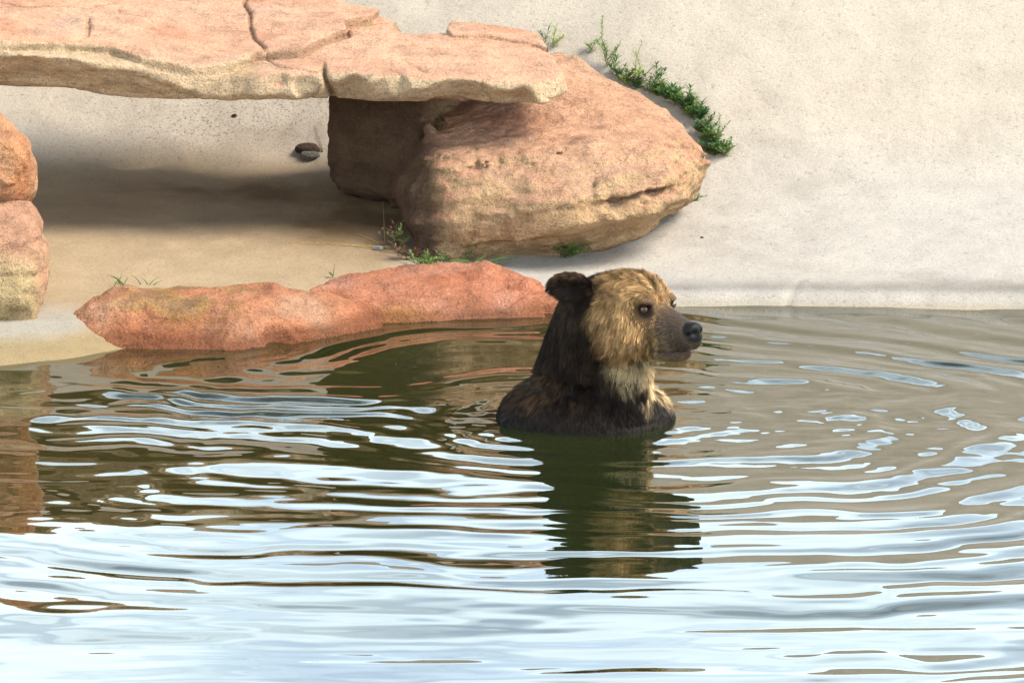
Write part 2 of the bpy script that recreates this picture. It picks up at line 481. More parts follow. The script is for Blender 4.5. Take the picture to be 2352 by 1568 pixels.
# ------------------------------------------------------------------ the water: a sheet with real ripples over the basin
BEAR = np.array([0.245, 14.08])
def waves(x, y):
    dx, dy = x - BEAR[0], y - BEAR[1]
    r = np.hypot(dx, dy); th = np.arctan2(dy, dx)
    wob = fbm(x, y, 0 * x, 0.7, 3) * .42 + fbm(x, y, 0 * x + 5, 2.1, 3) * .13
    rr = r + wob
    am = (.75 + .9 * sstep(.2, 1.2, x)) + 1.3 * fbm(np.cos(th) * 1.6 + r * .5, np.sin(th) * 1.6 + .3 * r, 0 * x + 3.3, 1.6, 3)
    h = 0.0032 * am * sstep(.25, .9, r) * np.exp(-r / 6.0) * np.sin(2 * np.pi * rr / .40 + .6)
    h = h + 0.0017 * am * sstep(.2, .6, r) * np.exp(-r / 3.4) * np.sin(2 * np.pi * (rr * 1.03 + .02) / .19 + 2.0)
    am2 = np.clip(.4 + .9 * sstep(.2, .9, x) + 1.2 * fbm(x, y, 0 * x + 61, .9, 3), 0, 2)
    h = h + 0.0006 * am2 * sstep(.2, .5, r) * np.exp(-r / 2.2) * np.sin(2 * np.pi * (rr * .97) / .105)
    nearr = sstep(.12, .3, r) * np.exp(-(r / .95) ** 2)
    h = h + 0.0007 * nearr * np.sin(2 * np.pi * (r + .5 * wob) / .115)
    splash = np.exp(-(((x - 1.0) / .75) ** 2 + ((y - 14.2) / .8) ** 2))
    h = h + 0.0048 * splash * fbm(x * .8, y, 0 * x + 9, 6.0, 4, .55)
    h = h + 0.0009 * splash * fbm(x * .7, y * 1.1, 0 * x + 90, 17.0, 3, .6)
    h = h + 0.0006 * splash * np.sin(2 * np.pi * (rr) / .10)
    # cross ripples thrown back by the rocks on the left
    lf = np.exp(-(((x + .98) / .66) ** 2 + ((y - 14.30) / .66) ** 2) ** 1.5)
    ux, uy = x * .93 - y * .18, x * .22 + y * .97
    wa = fbm(x, y, 0 * x + 21, 1.3, 3) * .35; wb = fbm(x, y, 0 * x + 27, 1.3, 3) * .35
    h = h + 0.0150 * lf * fbm((ux + wa) * .55, (uy + wb) * 1.5, 0 * x + 30, 2.6, 3, .45)
    h = h + 0.0022 * lf * np.sin(2 * np.pi * (uy + .6 * wb + .3 * wa) / .17)
    h = h + 0.0007 * lf * fbm(x * .7, y * 1.1, 0 * x + 95, 14.0, 3, .6)
    # slow swell with long crests across the view
    h = h + (0.0075 + .0035 * sstep(.2, -1.0, x)) * fbm(x * .42, y * 1.2, 0 * x + 40, 1.35, 3, .42) * sstep(16.4, 13.6, y)
    h = h + 0.0008 * fbm(x * .6, y * 1.6, 0 * x + 50, 5.0, 3)
    h = h + 0.0032 * fbm((x + .15 * wob) * .38, (y + .5 * wob) * 1.25, 0 * x + 70, 3.1, 3, .5) * sstep(16.3, 14.8, y)
    return h * sstep(16.9, 15.9, y)
wx = geo_axis(-2.5, 2.5, 0.0125, [-9.0, -7.5, -6, -5, -4.2, -3.6, -3.1, -2.8, -2.6], [2.6, 2.8, 3.1, 3.6, 4.2, 5, 6, 7.5, 9.0])
wy = geo_axis(10.1, 16.6, 0.0125, [3.8, 5, 6, 7, 8, 8.6, 9.1, 9.5, 9.8, 10.0], [16.7, 16.9, 17.2])
WX, WY = np.meshgrid(wx, wy, indexing='ij')
inn = (np.abs(WX) < 2.7) & (WY > 9.4)
WZ = np.where(inn, waves(WX, WY), 0)
ii = np.arange(WX.size).reshape(WX.shape)
wq = np.stack([ii[:-1, :-1], ii[1:, :-1], ii[1:, 1:], ii[:-1, 1:]], -1).reshape(-1, 4)
def water_material():
    m = bpy.data.materials.new('water'); m.use_nodes = True
    t = m.node_tree; t.nodes.clear()
    out = t.nodes.new('ShaderNodeOutputMaterial')
    fr = N(t, 'ShaderNodeFresnel', in_IOR=1.48)
    gl = N(t, 'ShaderNodeBsdfGlossy', in_Roughness=0.0)
    gl.inputs['Color'].default_value = (1, 1, 1, 1)
    tr = N(t, 'ShaderNodeBsdfTransparent'); tr.inputs['Color'].default_value = (.52, .53, .33, 1)
    murk = N(t, 'ShaderNodeBsdfDiffuse'); murk.inputs['Color'].default_value = (.026, .034, .010, 1)
    body = N(t, 'ShaderNodeMixShader'); body.inputs[0].default_value = .55
    t.links.new(tr.outputs[0], body.inputs[1]); t.links.new(murk.outputs[0], body.inputs[2])
    mx = N(t, 'ShaderNodeMixShader')
    t.links.new(fr.outputs[0], mx.inputs[0]); t.links.new(body.outputs[0], mx.inputs[1]); t.links.new(gl.outputs[0], mx.inputs[2])
    t.links.new(mx.outputs[0], out.inputs[0])
    return m
M_WATER = water_material()
water = obj('water', np_mesh('water', np.stack([WX, WY, WZ], -1).reshape(-1, 3), wq, M_WATER))
tag(water, 'olive green pool water rippling in rings round the bear', 'water', kind='structure')
# ------------------------------------------------------------------ rocks
M_SAND = rock_material('sandstone', 0.36, 150.0)
M_RED = rock_material('red_sandstone', 0.36, 120.0)
PINK = np.array([.60, .325, .20]); CREAM = np.array([.53, .375, .228]); TAN = np.array([.50, .315, .165]); RUST = np.array([.42, .17, .075]); RED = np.array([.50, .195, .105])
GREY = np.array([.34, .26, .19])
def mixc(c, w, d):
    w = np.clip(w, 0, 1)[:, None]
    return c * (1 - w) + d * w

def make_rock(name, vol, org, h, tint, mat):
    v, q = surface_nets(vol, org, h)
    n = vert_normals(v, q)
    return obj(name, np_mesh(name, v, q, mat, True, tint(v, n))), v

def band_add(d, X, Y, Z, band, fn):
    """Add a displacement fn(x, y, z) to d only near its surface."""
    m = np.abs(d) < band
    xb, yb, zb = (np.broadcast_to(a, d.shape)[m] for a in (X, Y, Z))
    d[m] += fn(xb, yb, zb)
    return d

def chips(d, ax, h, n, R, depth, seed, tilt=.55, zmin=-9):
    """Knock n local flat facets off the solid d (negative inside)."""
    rn = np.random.default_rng(seed)
    S = np.argwhere(np.abs(d[2:-2, 2:-2, 2:-2]) < h * .6) + 2
    S = S[ax[2].ravel()[S[:, 2]] > zmin]
    e = 5                                                     # keep to convex edges and corners
    S = S[((S >= e) & (S < np.array(d.shape) - e)).all(1)]
    i, j, k = S.T
    cv = (d[i + e, j, k] + d[i - e, j, k] + d[i, j + e, k] + d[i, j - e, k] + d[i, j, k + e] + d[i, j, k - e]) / 6 - d[i, j, k]
    S = S[cv > .10 * e * h]
    if len(S) == 0: return d
    for s in S[rn.choice(len(S), n)]:
        i, j, k = s
        g = np.array([d[i + 2, j, k] - d[i - 2, j, k], d[i, j + 2, k] - d[i, j - 2, k], d[i, j, k + 2] - d[i, j, k - 2]], float)
        g /= max(np.linalg.norm(g), 1e-9)
        g = g + rn.normal(0, tilt, 3) * np.array([1, 1, .8]); g /= np.linalg.norm(g)
        r = rn.uniform(*R); dep = rn.uniform(*depth)
        c = np.array([ax[0].ravel()[i], ax[1].ravel()[j], ax[2].ravel()[k]]) - g * dep
        m = int(2.0 * r / h) + 1
        sl = tuple(slice(max(0, q - m), q + m + 1) for q in s)
        x, y, z = ax[0][sl[0]], ax[1][:, sl[1]], ax[2][:, :, sl[2]]
        pl = (x - c[0]) * g[0] + (y - c[1]) * g[1] + (z - c[2]) * g[2]
        dist = np.sqrt((x - c[0]) ** 2 + (y - c[1]) ** 2 + (z - c[2]) ** 2)
        d[sl] = np.maximum(d[sl], pl - 1.6 * np.maximum(0, dist - r))
    return d

# --- the overhanging slab
def top_z(x, y): return .840 + .178 * (y - 16.97) - .055 * np.maximum(x + .7, 0) + .13 * np.maximum(-1.25 - x, 0) - .018 * np.exp(-((x + 1.2) / .3) ** 2)
def on_top(px, py, dz=0.0):
    for Y in np.arange(16.6, 18.6, .005):
        p = W(px, py, Y)
        if p[2] <= top_z(p[0], Y) + dz: return (p[0], p[1])
    return (p[0], p[1])
bot_px = [(-400, 195), (0, 205), (150, 213), (300, 228), (460, 236), (600, 233), (740, 230), (765, 234), (860, 237), (1000, 236), (1150, 240), (1240, 240), (1300, 238)]
bot_w = np.array([W(px, py, 16.93) for px, py in bot_px])
h = 0.0085
X, Y, Z = grid((-2.65, 16.7, .62), (.36, 18.48, 1.32), h)
x2, y2 = X[:, :, 0], Y[:, :, 0]
x2, y2 = np.broadcast_arrays(x2, y2)
front = [(-2.6, 16.88), (-1.7, 16.88), (-1.25, 16.90), (-.78, 16.90), (-.70, 16.94), (-.55, 16.92), (-.30, 16.93), (-.10, 16.90), (.10, 16.93), (.185, 17.0)]
back = [(.225, 17.12), (.21, 17.35), (.12, 17.52), (-.08, 17.68), (-.30, 17.74), (-.55, 17.86), (-.9, 18.08), (-1.6, 18.30), (-2.6, 18.32)]
P1 = poly_sdf(x2, y2, front + back) + .030 * fbm(x2, y2, 0 * x2, 2.6, 4) + .012 * fbm(x2, y2, 0 * x2, 11, 3)
T1 = top_z(x2, y2) + .010 * fbm(x2, y2, 0 * x2, 3.0, 4)
B1 = np.interp(x2, bot_w[:, 0], bot_w[:, 2]) - .012 * fbm(x2, y2, 0 * x2 + 3, 5, 3) + .05 * np.maximum(0, y2 - 17.2)
# upper bed: its broken right edge runs back across the top
edge_px = [(-420, 92), (0, 92), (165, 97), (260, 108), (330, 132), (440, 152), (540, 141), (585, 117), (690, 110), (740, 82), (800, 64), (795, 46), (852, 36)]
edge = [on_top(px, py, .035) for px, py in edge_px]
P2 = poly_sdf(x2, y2, [(-2.6, edge[0][1])] + edge + [(-.5, 17.9), (-.6, 18.25), (-2.6, 18.45)]) + .008 * fbm(x2, y2, 0 * x2 + 8, 9, 3)
T2 = T1 + .034 + .012 * fbm(x2, y2, 0 * x2 + 12, 2.2, 3)
# a second, thinner flake at the back of the right half
edge3 = [on_top(px, py, .02) for px, py in [(1025, 62), (1040, 78), (1120, 78), (1200, 92), (1260, 108)]]
P3 = poly_sdf(x2, y2, edge3 + [(.1, 17.62), (-.25, 17.75)])
def E(a): return a[:, :, None]
hh = Z - E(B1)
lean = np.clip(hh, 0, .3) * .36
d1 = smax(Z - E(T1), E(B1) - Z, .006)
d1 = smax(d1, E(P1) + lean, .010)
cham = .025 + .10 * sstep(-.05, .5, fbm(x2, 0 * x2, 0 * x2 + 6, 1.5, 3)) + .16 * sstep(-1.3, -1.75, x2)
cham = cham + .13 * np.exp(-((x2 + .20) / .15) ** 2) + .09 * np.exp(-((x2 - .08) / .08) ** 2) - .08 * np.exp(-((x2 + .95) / .25) ** 2)
cham = np.maximum(cham * (1 - .9 * sstep(.02, .12, x2)) * sstep(17.6, 17.2, y2), .012)
d1 = smax(d1, (E(P1) - hh * 1.0 + E(cham)) * .72, .006)
d2 = smax(np.maximum(Z - E(T2), E(T1) - .03 - Z), E(P2) - (Z - E(T1)) * .35, .006)
d2 = smax(d2, E(P1) + lean, .012)
d3 = smax(np.maximum(Z - E(T1 + .014), E(T1) - .03 - Z), E(P3), .006)
d1 = np.ascontiguousarray(d1).astype(np.float32)
d1 = chips(d1, (X, Y, Z), h, 26, (.12, .30), (.004, .022), 5, .16)
d1 = chips(d1, (X, Y, Z), h, 50, (.04, .09), (.002, .008), 6, .2)
d = np.minimum(np.minimum(d1, d2), d3).astype(np.float32)
cracks = [[(0, 10), (60, 24), (110, 22), (200, 26), (262, 15), (285, 0)],
          [(570, 0), (560, 18), (575, 38), (574, 62), (585, 92), (610, 116)],
          [(270, 28), (275, 40), (330, 50)], [(202, 50), (204, 70), (200, 90), (165, 100)],
          [(600, 116), (640, 140), (700, 148), (755, 156)], [(755, 155), (762, 175), (775, 195), (778, 232)],
          [(930, 128), (980, 152)], [(1160, 160), (1110, 168), (1080, 185)], [(1000, 112), (1050, 118)]]
crack_w = [[on_top(px, py, .02) for px, py in c] for c in cracks]
def slab_relief(x, y, z):
    st = fbm(x * 1.2, y * 1.2, z * 9 + .6 * fbm(x, y, z, 2, 2), 2.2, 5, .6)
    tz = np.interp(x, bot_w[:, 0], bot_w[:, 2])
    side = sstep(.02, -.03, z - top_z(x, y) + .01) * sstep(-.02, .02, z - tz)
    r = (.011 * st + .005 * fbm(x, y, z, 9, 4, .6, True)) * side + (.0045 * fbm(x, y, z, 14, 4, .6) + .007 * fbm(x, y, z, 4, 3)) * (1 - side)
    for c, wdt, dep in zip(crack_w, (.006, .007, .005, .007, .006, .012, .006, .006, .005), (.020, .024, .014, .02, .016, .05, .014, .014, .012)):
        ld = line_dist(x, y, [np.array(p) for p in c])
        r = r + dep * np.exp(-(ld / wdt) ** 2)
    le = line_dist(x, y, [np.array(p) for p in edge[4:]])
    r = r + .020 * np.exp(-(le / .007) ** 2)
    v = np.exp(-((x + .725 + .35 * (z - .78)) / .010) ** 2) * sstep(17.15, 17.0, y)      # the open joint in the front face
    return r + .05 * v
d = band_add(d, X, Y, Z, .045, slab_relief)
def slab_tint(v, n):
    x, y, z = v.T
    a = fbm(x, y, z, 3, 4); b = fbm(x, y, z, 9, 4, .6); s = fbm(x * 1.5, y * 1.5, z * 12, 2, 4)
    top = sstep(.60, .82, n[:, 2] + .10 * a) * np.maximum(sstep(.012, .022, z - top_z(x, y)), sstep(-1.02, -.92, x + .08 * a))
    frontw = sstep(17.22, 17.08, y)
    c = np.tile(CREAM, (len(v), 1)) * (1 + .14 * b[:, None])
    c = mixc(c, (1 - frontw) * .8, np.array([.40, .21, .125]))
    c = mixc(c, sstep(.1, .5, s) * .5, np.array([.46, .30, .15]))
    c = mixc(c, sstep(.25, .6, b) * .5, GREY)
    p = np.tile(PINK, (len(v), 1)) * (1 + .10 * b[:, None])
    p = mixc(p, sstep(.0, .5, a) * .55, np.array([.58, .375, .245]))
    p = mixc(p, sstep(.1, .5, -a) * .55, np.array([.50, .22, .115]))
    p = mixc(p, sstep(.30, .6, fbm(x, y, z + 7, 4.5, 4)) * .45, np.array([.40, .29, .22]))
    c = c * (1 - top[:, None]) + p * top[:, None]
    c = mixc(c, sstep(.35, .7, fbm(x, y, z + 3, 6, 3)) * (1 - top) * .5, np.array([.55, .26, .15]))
    return c
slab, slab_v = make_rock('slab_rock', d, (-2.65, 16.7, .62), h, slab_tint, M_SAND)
tag(slab, 'long flat pink and cream rock slab bridging over the shaded hollow', 'rock')
centre_mesh(slab)

def rock_from(name, hulls, h, k, relief, tint, mat, label, ku=.05, pad=.08, cut_z=None, chip=None, extra=None, grow=0.0):
    pts = np.concatenate([np.array(hh) for hh in hulls])
    lo, hi = pts.min(0) - pad, pts.max(0) + pad
    if cut_z is not None: lo[2] = max(lo[2], cut_z)
    X, Y, Z = grid(lo, hi, h)
    d = None
    for hp in hulls:
        q = hull_sdf(X, Y, Z, [Vector(p) for p in hp], k).astype(np.float32)
        d = q if d is None else smin(d, q, ku)
    if extra is not None: d = smin(d, extra(X, Y, Z).astype(np.float32), ku)
    d = np.ascontiguousarray(d) - grow
    if chip: d = chips(d, (X, Y, Z), h, *chip)
    d = band_add(d, X, Y, Z, .06, relief)
    b = np.zeros(d.shape, bool)
    for ax in range(3):
        for e in (0, -1):
            sl = [slice(None)] * 3; sl[ax] = e
            d[tuple(sl)] = np.maximum(d[tuple(sl)], .004)
    o, v = make_rock(name, d, lo, h, tint, mat)
    tag(o, label, 'rock')
    centre_mesh(o)
    return o, v

def tiltw(x, z): return z - .16 * x           # bedding of the boulder rises to the right
# --- the boulder under the slab's right end
A = [W(*p) for p in [(945, 618, 16.74), (1100, 606, 16.72), (1180, 595, 16.77), (1330, 580, 16.92), (1500, 528, 17.05), (1606, 455, 17.22), (1645, 385, 17.32), (1640, 320, 17.45),
                     (1575, 255, 17.65), (1450, 200, 17.85), (1405, 150, 18.05), (1310, 96, 18.2), (1200, 92, 18.2), (1005, 352, 16.98),
                     (982, 368, 16.86), (1080, 396, 16.76), (1210, 398, 16.76), (1400, 372, 16.90), (1540, 318, 17.12), (1600, 345, 17.2),
                     (945, 440, 16.95), (918, 500, 16.92), (915, 570, 16.84), (985, 300, 17.6), (920, 470, 17.7)]]
for i_ in range(6): A[i_][2] -= .035 + (.05 if i_ > 2 else 0)
A += [np.array([.35, 18.2, .25]), np.array([-.25, 17.9, .1]), np.array([.72, 17.8, .3])]
B = [W(*p) for p in [(735, 225, 17.55), (716, 320, 17.55), (722, 400, 17.6), (790, 465, 17.62), (900, 480, 17.5), (960, 470, 17.3), (980, 330, 17.25), (960, 225, 17.3)]]
B += [np.array([-.72, 17.95, .30]), np.array([-.72, 17.95, .74]), np.array([-.2, 18.0, .28]), np.array([-.2, 18.0, .74]), np.array([-.70, 17.55, .765]), np.array([-.3, 17.35, .765])]
Cc = [W(*p) for p in [(905, 400, 17.15), (960, 385, 17.05), (850, 430, 17.3), (865, 462, 17.3), (930, 480, 17.05), (980, 470, 17.0)]] + [np.array([-.3, 17.5, .28]), np.array([-.3, 17.5, .45])]
def belly(x, y, z):                                          # the bulging front of the boulder
    u, v, w = (x - .16) / .56, (y - 17.20) / .52, (z - .30 - .16 * (x - .16)) / .245
    k = np.sqrt(u * u + v * v + w * w)
    return (k - 1) * .27
def boulder_relief(x, y, z):
    w = tiltw(x, z)
    ow = fbm(x, y, z, 2.0, 3)
    st = fbm(x * .9, y * 1.3, w * 7 + .5 * ow, 2.1, 5, .55)
    nose = .012 * np.exp(-(((x + .30) / .10) ** 2 + ((z - .52) / .10) ** 2)) * fbm(x, y, z, 14, 3)
    def step(w0, amp, run):                                  # bed that juts out over the one below
        t = w - w0 - .05 * ow - .015 * fbm(x, y, z, 9, 3)
        return amp * sstep(.010, -.010, t) * np.clip(1 + t / run, 0, 1)
    ledge = (step(.19, .050, .30) * sstep(-.28, .0, x) * sstep(.74, .60, x) + step(.285, .020, .09) * sstep(.25, .45, x) * sstep(.70, .56, x) + step(.40, .010, .06) * sstep(-.1, .3, x)) * sstep(17.9, 17.5, y)
    notch = 0
    fl = sstep(17.2, 16.95, y)
    return .022 * st * (.35 + .65 * fl) + .030 * ow + .026 * fbm(x, y, z, 6, 4, .55) + .006 * fbm(x, y, w * 4, 14, 4, .6) + .007 * fbm(x, y, z, 26, 3, .6) + sstep(-.2, -.35, x) * .035 * fbm(x, y, z + 6, 5, 3) + nose + notch + ledge
def boulder_tint(v, n):
    x, y, z = v.T
    a = fbm(x, y, z, 2.5, 4); b = fbm(x, y, z, 8, 4, .6); s = fbm(x, y, tiltw(x, z) * 9, 2.2, 4)
    top = sstep(.48, .78, n[:, 2] + .15 * a)
    c = np.tile(np.array([.50, .312, .165]), (len(v), 1)) * (1 + .16 * b[:, None])
    c = mixc(c, sstep(.0, .5, s) * .6, np.array([.38, .222, .108]))
    c = mixc(c, sstep(.1, .5, -s) * .5, np.array([.46, .32, .185]))
    c = mixc(c, sstep(.2, .6, b) * .4, np.array([.36, .17, .085]))
    p = np.tile(np.array([.53, .288, .172]), (len(v), 1)) * (1 + .12 * b[:, None])
    p = mixc(p, sstep(.1, .5, a) * .6, np.array([.40, .165, .09]))
    p = mixc(p, sstep(.1, .5, -a) * .5, np.array([.47, .30, .19]))
    p = mixc(p, sstep(.3, .6, fbm(x, y, z + 5, 5, 4)) * .5, np.array([.27, .14, .10]))
    c = c * (1 - top[:, None]) + p * top[:, None]
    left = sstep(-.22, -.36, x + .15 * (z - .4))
    c = mixc(c, left * .92, np.array([.085, .050, .030]) )  # shade under the slab painted into the boulder's left side
    drop = sstep(.45, .62, fbm(x, y, z + 2, 12, 4, .6)) * np.exp(-(((x + .08) / .14) ** 2 + ((z - .55) / .07) ** 2))
    return mixc(c, drop * 1.2, np.array([.45, .42, .39]))
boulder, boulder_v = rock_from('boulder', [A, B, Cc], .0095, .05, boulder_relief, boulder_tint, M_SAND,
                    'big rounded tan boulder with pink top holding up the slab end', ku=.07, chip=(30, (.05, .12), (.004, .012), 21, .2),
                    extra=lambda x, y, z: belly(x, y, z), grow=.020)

# --- the rock stack on the left: a rounded block on a squarish one
S1 = [W(*p) for p in [(-40, 268, 15.85), (30, 278, 15.85), (72, 318, 15.86), (92, 415, 15.84), (76, 462, 15.82), (40, 490, 15.80), (-60, 500, 15.78), (60, 370, 15.7), (0, 330, 15.68), (-60, 420, 15.66), (30, 440, 15.68), (-160, 290, 15.8), (-180, 480, 15.7)]]
S1 += [p + np.array([-.055, .40, -.07]) for p in S1[:5]] + [np.array([-2.15, 16.2, .5]), np.array([-2.15, 16.2, .68]), np.array([-2.25, 17.2, .81]), np.array([-2.75, 17.2, .81]), np.array([-2.7, 16.0, .6]), np.array([-2.25, 17.2, .45])]
S2 = [W(*p) for p in [(62, 446, 15.82), (97, 492, 15.80), (113, 560, 15.78), (118, 610, 15.76), (104, 690, 15.66), (92, 742, 15.52), (-30, 735, 15.47), (30, 520, 15.6), (60, 590, 15.54), (-40, 610, 15.5), (60, 700, 15.48), (-180, 480, 15.7), (-180, 740, 15.45), (-60, 460, 15.7)]]
S2 += [p + np.array([-.055, .40, -.06]) for p in S2[:5]] + [np.array([-2.2, 16.2, .1]), np.array([-2.2, 16.2, .45]), np.array([-1.80, 16.0, .06]), np.array([-2.1, 15.6, .02]), np.array([-1.74, 15.6, .02]), np.array([-2.25, 17.2, .12]), np.array([-2.75, 17.2, .12]), np.array([-2.75, 16.0, .05]), np.array([-2.25, 17.2, .5])]
def stack_relief(x, y, z):
    o = fbm(x, y, z, 4, 3)
    st = fbm(x, y, z * 4 + .4 * o, 3.5, 4, .55)
    return .020 * o + .005 * st + .012 * fbm(x, y, z, 10, 4, .6, True) + .006 * fbm(x, y, z, 22, 3, .6)
def stack_low_relief(x, y, z):
    o = fbm(x, y, z, 4, 3)
    seam = .012 * np.exp(-((z - .245 + .10 * (x + 1.75) - .02 * o) / .012) ** 2) * sstep(-1.68, -1.73, x)
    return stack_relief(x, y, z) * 1.1 + seam + .016 * np.exp(-((z - .34 - .15 * (x + 1.75)) / .02) ** 2) * sstep(-1.66, -1.75, x)
def stack_tint(v, n):
    x, y, z = v.T
    a = fbm(x, y, z, 5, 4); b = fbm(x, y, z, 14, 4, .6)
    c = np.tile(np.array([.46, .23, .115]), (len(v), 1)) * (1 + .15 * b[:, None])
    c = mixc(c, sstep(.0, .5, a) * .7, np.array([.47, .185, .075]))
    return mixc(c, sstep(.1, .5, -a) * .6, np.array([.52, .33, .20]))
def stack_low_tint(v, n):
    x, y, z = v.T
    a = fbm(x, y, z, 5, 4); b = fbm(x, y, z, 14, 4, .6)
    low = sstep(.38, .24, z + .10 * a) * sstep(-1.68, -1.76, x + .05 * a)
    c = np.tile(np.array([.43, .23, .14]), (len(v), 1)) * (1 + .15 * b[:, None])
    c = mixc(c, sstep(.2, .5, a) * .5, np.array([.36, .18, .11]))
    y_ = np.tile(np.array([.46, .33, .17]), (len(v), 1)) * (1 + .14 * b[:, None])
    c = c * (1 - low[:, None]) + y_ * low[:, None]
    return mixc(c, sstep(-1.70, -1.63, x + .03 * a) * .65, np.array([.36, .17, .10]))
rock_from('block_rock', [S2], .010, .014, stack_low_relief, stack_low_tint, M_SAND, 'squarish cream and rust rock standing on the concrete ledge, under a rounded orange one', chip=(30, (.05, .12), (.005, .015), 31, .25))
rock_from('rounded_rock', [S1], .010, .020, stack_relief, stack_tint, M_SAND, 'rounded orange rock resting on top of the squarish cream and rust rock', chip=(20, (.05, .10), (.004, .012), 32, .25))

# --- red rocks along the water line
R1 = [W(*p) for p in [(130, 748, 15.62), (185, 712, 15.75), (250, 668, 15.9), (300, 652, 15.96), (420, 654, 16.0), (560, 655, 16.0), (300, 690, 15.66), (430, 700, 15.6), (560, 690, 15.62), (235, 790, 15.46), (340, 796, 15.42), (520, 806, 15.38), (620, 700, 15.7), (640, 790, 15.5)]]
R1 += [np.array([-1.5, 15.75, -.12]), np.array([-1.3, 15.4, -.14]), np.array([-.85, 15.45, -.14]), np.array([-1.25, 16.05, -.02]), np.array([-.85, 16.05, -.02])]
R2 = [W(*p) for p in [(520, 655, 15.98), (622, 640, 16.0), (655, 650, 16.0), (705, 684, 15.95), (800, 720, 15.85), (840, 740, 15.85), (560, 690, 15.7), (640, 690, 15.7), (510, 806, 15.39), (600, 797, 15.45), (720, 772, 15.62), (885, 738, 15.92), (860, 702, 16.02), (770, 680, 16.08)]]
R2 += [np.array([-1.0, 15.5, -.15]), np.array([-.55, 15.8, -.12]), np.array([-.9, 16.05, -.02]), np.array([-.55, 16.05, -.05])]
def red_relief(x, y, z):
    o = fbm(x, y, z, 3.2, 3)
    bowl = .03 * np.exp(-(((x + 1.12) / .05) ** 2 + ((y - 15.55) / .06) ** 2))
    return .020 * o + .010 * fbm(x, y, z, 7, 4, .6, True) + .006 * fbm(x, y, z, 22, 3, .6) + .014 * fbm(x * 2, y, z * 4 + o, 3, 4) + bowl
def red_tint(v, n):
    x, y, z = v.T
    a = fbm(x, y, z, 4, 4); b = fbm(x, y, z, 13, 4, .6); e = fbm(x, y, z + 4, 6, 4)
    c = np.tile(np.array([.42, .175, .088]), (len(v), 1)) * (1 + .15 * b[:, None])
    c = mixc(c, sstep(.0, .45, a) * .7, np.array([.43, .26, .16]))
    c = mixc(c, sstep(.05, .5, -a) * .7, np.array([.36, .12, .05]))
    c = mixc(c, np.exp(-(((x + 1.22) / .22) ** 2 + ((z - .13) / .05) ** 2)) * sstep(-.15, .3, e) * .9, np.array([.30, .19, .055]))     # algae
    c = mixc(c, sstep(.28, .5, e) * .55, np.array([.27, .14, .09]))
    wet = sstep(.062, .026, z + .02 * a)
    return c * (1 - .75 * wet[:, None]) + np.array([.16, .050, .018]) * .75 * wet[:, None]
def peak(px, py, Y, rx, ry, dz):
    t = W(px, py, Y)
    return [t, t + (-rx, .02, -dz), t + (rx, .02, -dz), t + (-.3 * rx, -ry, -dz), t + (.5 * rx, -ry * .8, -dz), t + (0, ry * .5, -dz), t + (0, 0, -dz - .06)]
rock_from('shore_rock', [R1, R2, peak(622, 640, 15.93, .12, .16, .07), peak(300, 652, 15.88, .16, .18, .05), peak(420, 697, 15.62, .14, .12, .04)], .0095, .006, red_relief, red_tint, M_RED, 'low orange red rock with mossy stains lying half in the water before the hollow', ku=.03, chip=(70, (.03, .09), (.003, .010), 41, .2))
R3 = [W(*p) for p in [(690, 668, 16.05), (760, 641, 16.3), (850, 626, 16.45), (950, 610, 16.55), (1110, 598, 16.6), (1160, 606, 16.6), (1215, 634, 16.55), (1250, 650, 16.5), (1300, 690, 16.4), (820, 690, 16.1), (950, 680, 16.15), (1100, 668, 16.2), (1230, 680, 16.25), (830, 742, 15.95), (950, 738, 16.0), (1080, 730, 16.05), (1200, 722, 16.12), (1310, 712, 16.2)]]
R3 += [np.array([-.6, 15.9, -.1]), np.array([.22, 16.1, -.1]), np.array([-.5, 16.6, .0]), np.array([.2, 16.55, .0])]
def red2_relief(x, y, z):
    o = fbm(x, y, z + 3, 3.2, 3)
    cr = line_dist(x, y, [np.array(W(*p)[:2]) for p in [(1165, 690, 16.15), (1180, 672, 16.2), (1270, 640, 16.5)]])
    cr2 = line_dist(x, y, [np.array(W(*p)[:2]) for p in [(900, 700, 16.08), (980, 715, 16.05), (1060, 690, 16.15), (1180, 672, 16.2)]])
    return .020 * o + .009 * fbm(x, y, z + 3, 8, 4, .6, True) + .006 * fbm(x, y, z, 24, 3, .6) + .014 * np.exp(-(cr / .008) ** 2) + .012 * np.exp(-(cr2 / .009) ** 2)
def red2_tint(v, n):
    x, y, z = v.T
    a = fbm(x, y, z + 9, 4, 4); b = fbm(x, y, z + 9, 13, 4, .6); e = fbm(x, y, z + 14, 6, 4)
    c = np.tile(np.array([.42, .165, .088]), (len(v), 1)) * (1 + .14 * b[:, None])
    c = mixc(c, sstep(.0, .45, a) * .6, np.array([.42, .21, .15]))
    c = mixc(c, sstep(.05, .5, -a) * .7, np.array([.37, .115, .052]))
    c = mixc(c, sstep(.32, .55, e) * .5, np.array([.29, .13, .10]))
    c = mixc(c, np.exp(-(((x + .42) / .12) ** 2 + ((z - .02) / .03) ** 2)) * .8, np.array([.42, .20, .05]))
    wet = sstep(.055, .020, z + .015 * a)
    return c * (1 - .75 * wet[:, None]) + np.array([.17, .060, .022]) * .75 * wet[:, None]
rock_from('shore_rock', [R3, peak(1118, 592, 16.52, .10, .20, .06), peak(850, 627, 16.36, .14, .22, .05), peak(1200, 628, 16.45, .08, .15, .04), peak(980, 655, 16.25, .14, .14, .04)], .0095, .006, red2_relief, red2_tint, M_RED, 'smooth pinkish red rock ramp dipping into the water behind the bear', ku=.03, chip=(70, (.03, .09), (.003, .010), 42, .2))
